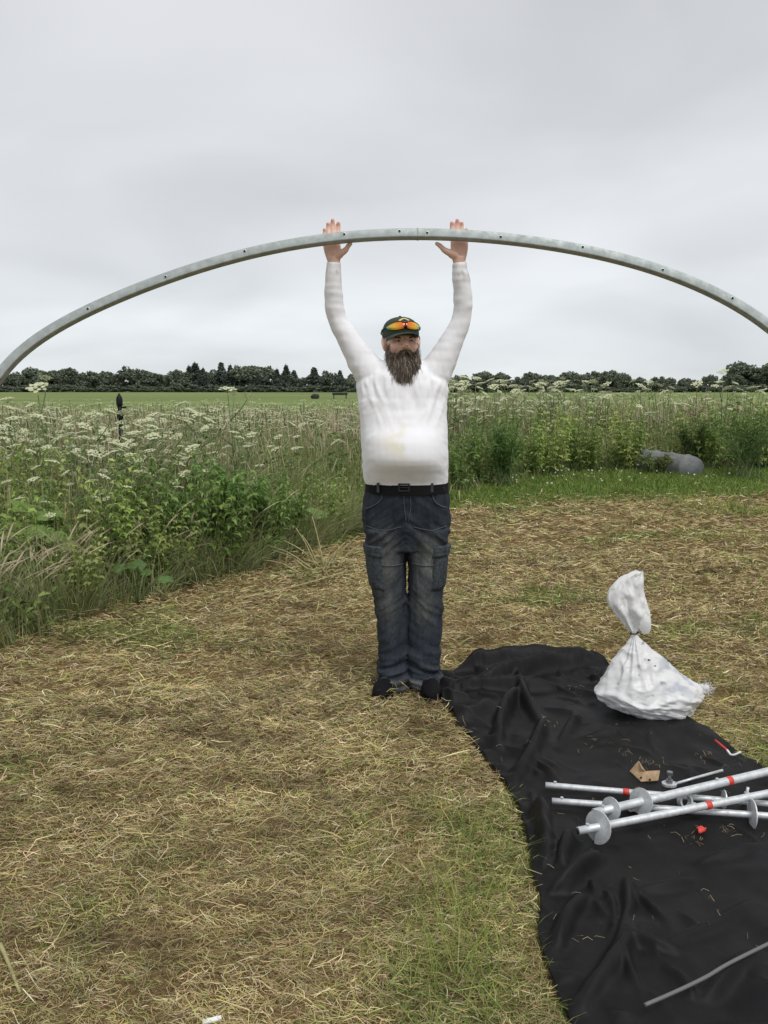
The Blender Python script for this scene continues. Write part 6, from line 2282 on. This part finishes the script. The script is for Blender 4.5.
LBL = {'bl': 'dark broadleaf tree in the distant wood edge left of the man', 'br': 'dark broadleaf tree in the distant wood edge right of the man', 'cl': 'dark pointed conifer rising in the distant wood edge left of the man',
       'sl': 'low dark tree filling the distant wood edge left of the man', 'sr': 'low dark tree filling the distant wood edge right of the man'}
GRP = {'bl': 'broadleaf trees left of the man', 'br': 'broadleaf trees right of the man', 'cl': 'conifers left of the man', 'sl': 'low trees left of the man', 'sr': 'low trees right of the man'}
tp = {}
for v_ in range(4):
    tp['b%d' % v_] = tree_proto('broad', LBL['bl'], GRP['bl'])
for v_ in range(2):
    tp['c%d' % v_] = tree_proto('conifer', LBL['cl'], GRP['cl'])
    tp['s%d' % v_] = tree_proto('shrub', LBL['sl'], GRP['sl'])
tused = set()


def put_tree(key, lk_, px, top_py, Y, wide=1.0):
    q_ = at(px, top_py, Y)
    gz2 = float(ground_z(q_[0], Y))
    h_ = max(2.5, q_[2] - gz2)
    sc_ = h_ / 10.0
    loc = (q_[0], Y, gz2 - (1.3 if key[0] == 's' else 0.4))
    if key not in tused:
        tused.add(key)
        r_ = tp[key]
        r_.location = loc
        r_['label'], r_['group'] = LBL[lk_], GRP[lk_]
    else:
        r_ = dup(tp[key], loc, 0, 1, LBL[lk_], GRP[lk_])
    r_.rotation_euler = (0, 0, tr_rng.uniform(0, 6.28))
    r_.scale = (sc_ * wide, sc_ * wide, sc_)


# skyline traced from the photograph: (px, top row)
SKYL = [(-60, 372), (-20, 374), (10, 374), (40, 372), (60, 369), (85, 369), (110, 371), (125, 368), (150, 370), (172, 372), (185, 370), (250, 372), (280, 373), (320, 372), (345, 374), (380, 374)]
SKYR = [(440, 380), (458, 377), (480, 376), (510, 375), (540, 376), (570, 374), (600, 373), (630, 374), (655, 376), (680, 378), (700, 379), (722, 377), (740, 371), (755, 366), (768, 362), (800, 360), (850, 362)]
for px in np.arange(-70, 392, 13.0):
    top = np.interp(px, *zip(*SKYL)) + tr_rng.normal(0, 2.6) - 0.8
    put_tree('b%d' % tr_rng.integers(0, 4), 'bl', px + tr_rng.normal(0, 4), top, 352 + tr_rng.uniform(-6, 10), tr_rng.uniform(1.1, 1.5))
for px in np.arange(-70, 392, 12.0):
    put_tree('s%d' % tr_rng.integers(0, 2), 'sl', px + tr_rng.normal(0, 3), 381 + tr_rng.normal(0, 2), 340 + tr_rng.uniform(-3, 3), 2.4)
for px, top in ((189, 365), (195, 362), (203, 367), (221, 361), (230, 364), (257, 371), (277, 368), (286, 364), (294, 369), (314, 366), (340, 369)):
    put_tree('c%d' % tr_rng.integers(0, 2), 'cl', px, top, 346 + tr_rng.uniform(-3, 6), tr_rng.uniform(1.2, 1.9))
for px in np.arange(438, 870, 13.0):
    top = np.interp(px, *zip(*SKYR)) - 1.5 + tr_rng.normal(0, 2.1) - 0.6
    put_tree('b%d' % tr_rng.integers(0, 4), 'br', px + tr_rng.normal(0, 4), top, 330 + tr_rng.uniform(-6, 10), tr_rng.uniform(1.1, 1.5))
for px in np.arange(438, 870, 11.0):
    put_tree('s%d' % tr_rng.integers(0, 2), 'sr', px + tr_rng.normal(0, 3), 380.5 + tr_rng.normal(0, 1.5), 318 + tr_rng.uniform(-3, 3), 2.4)
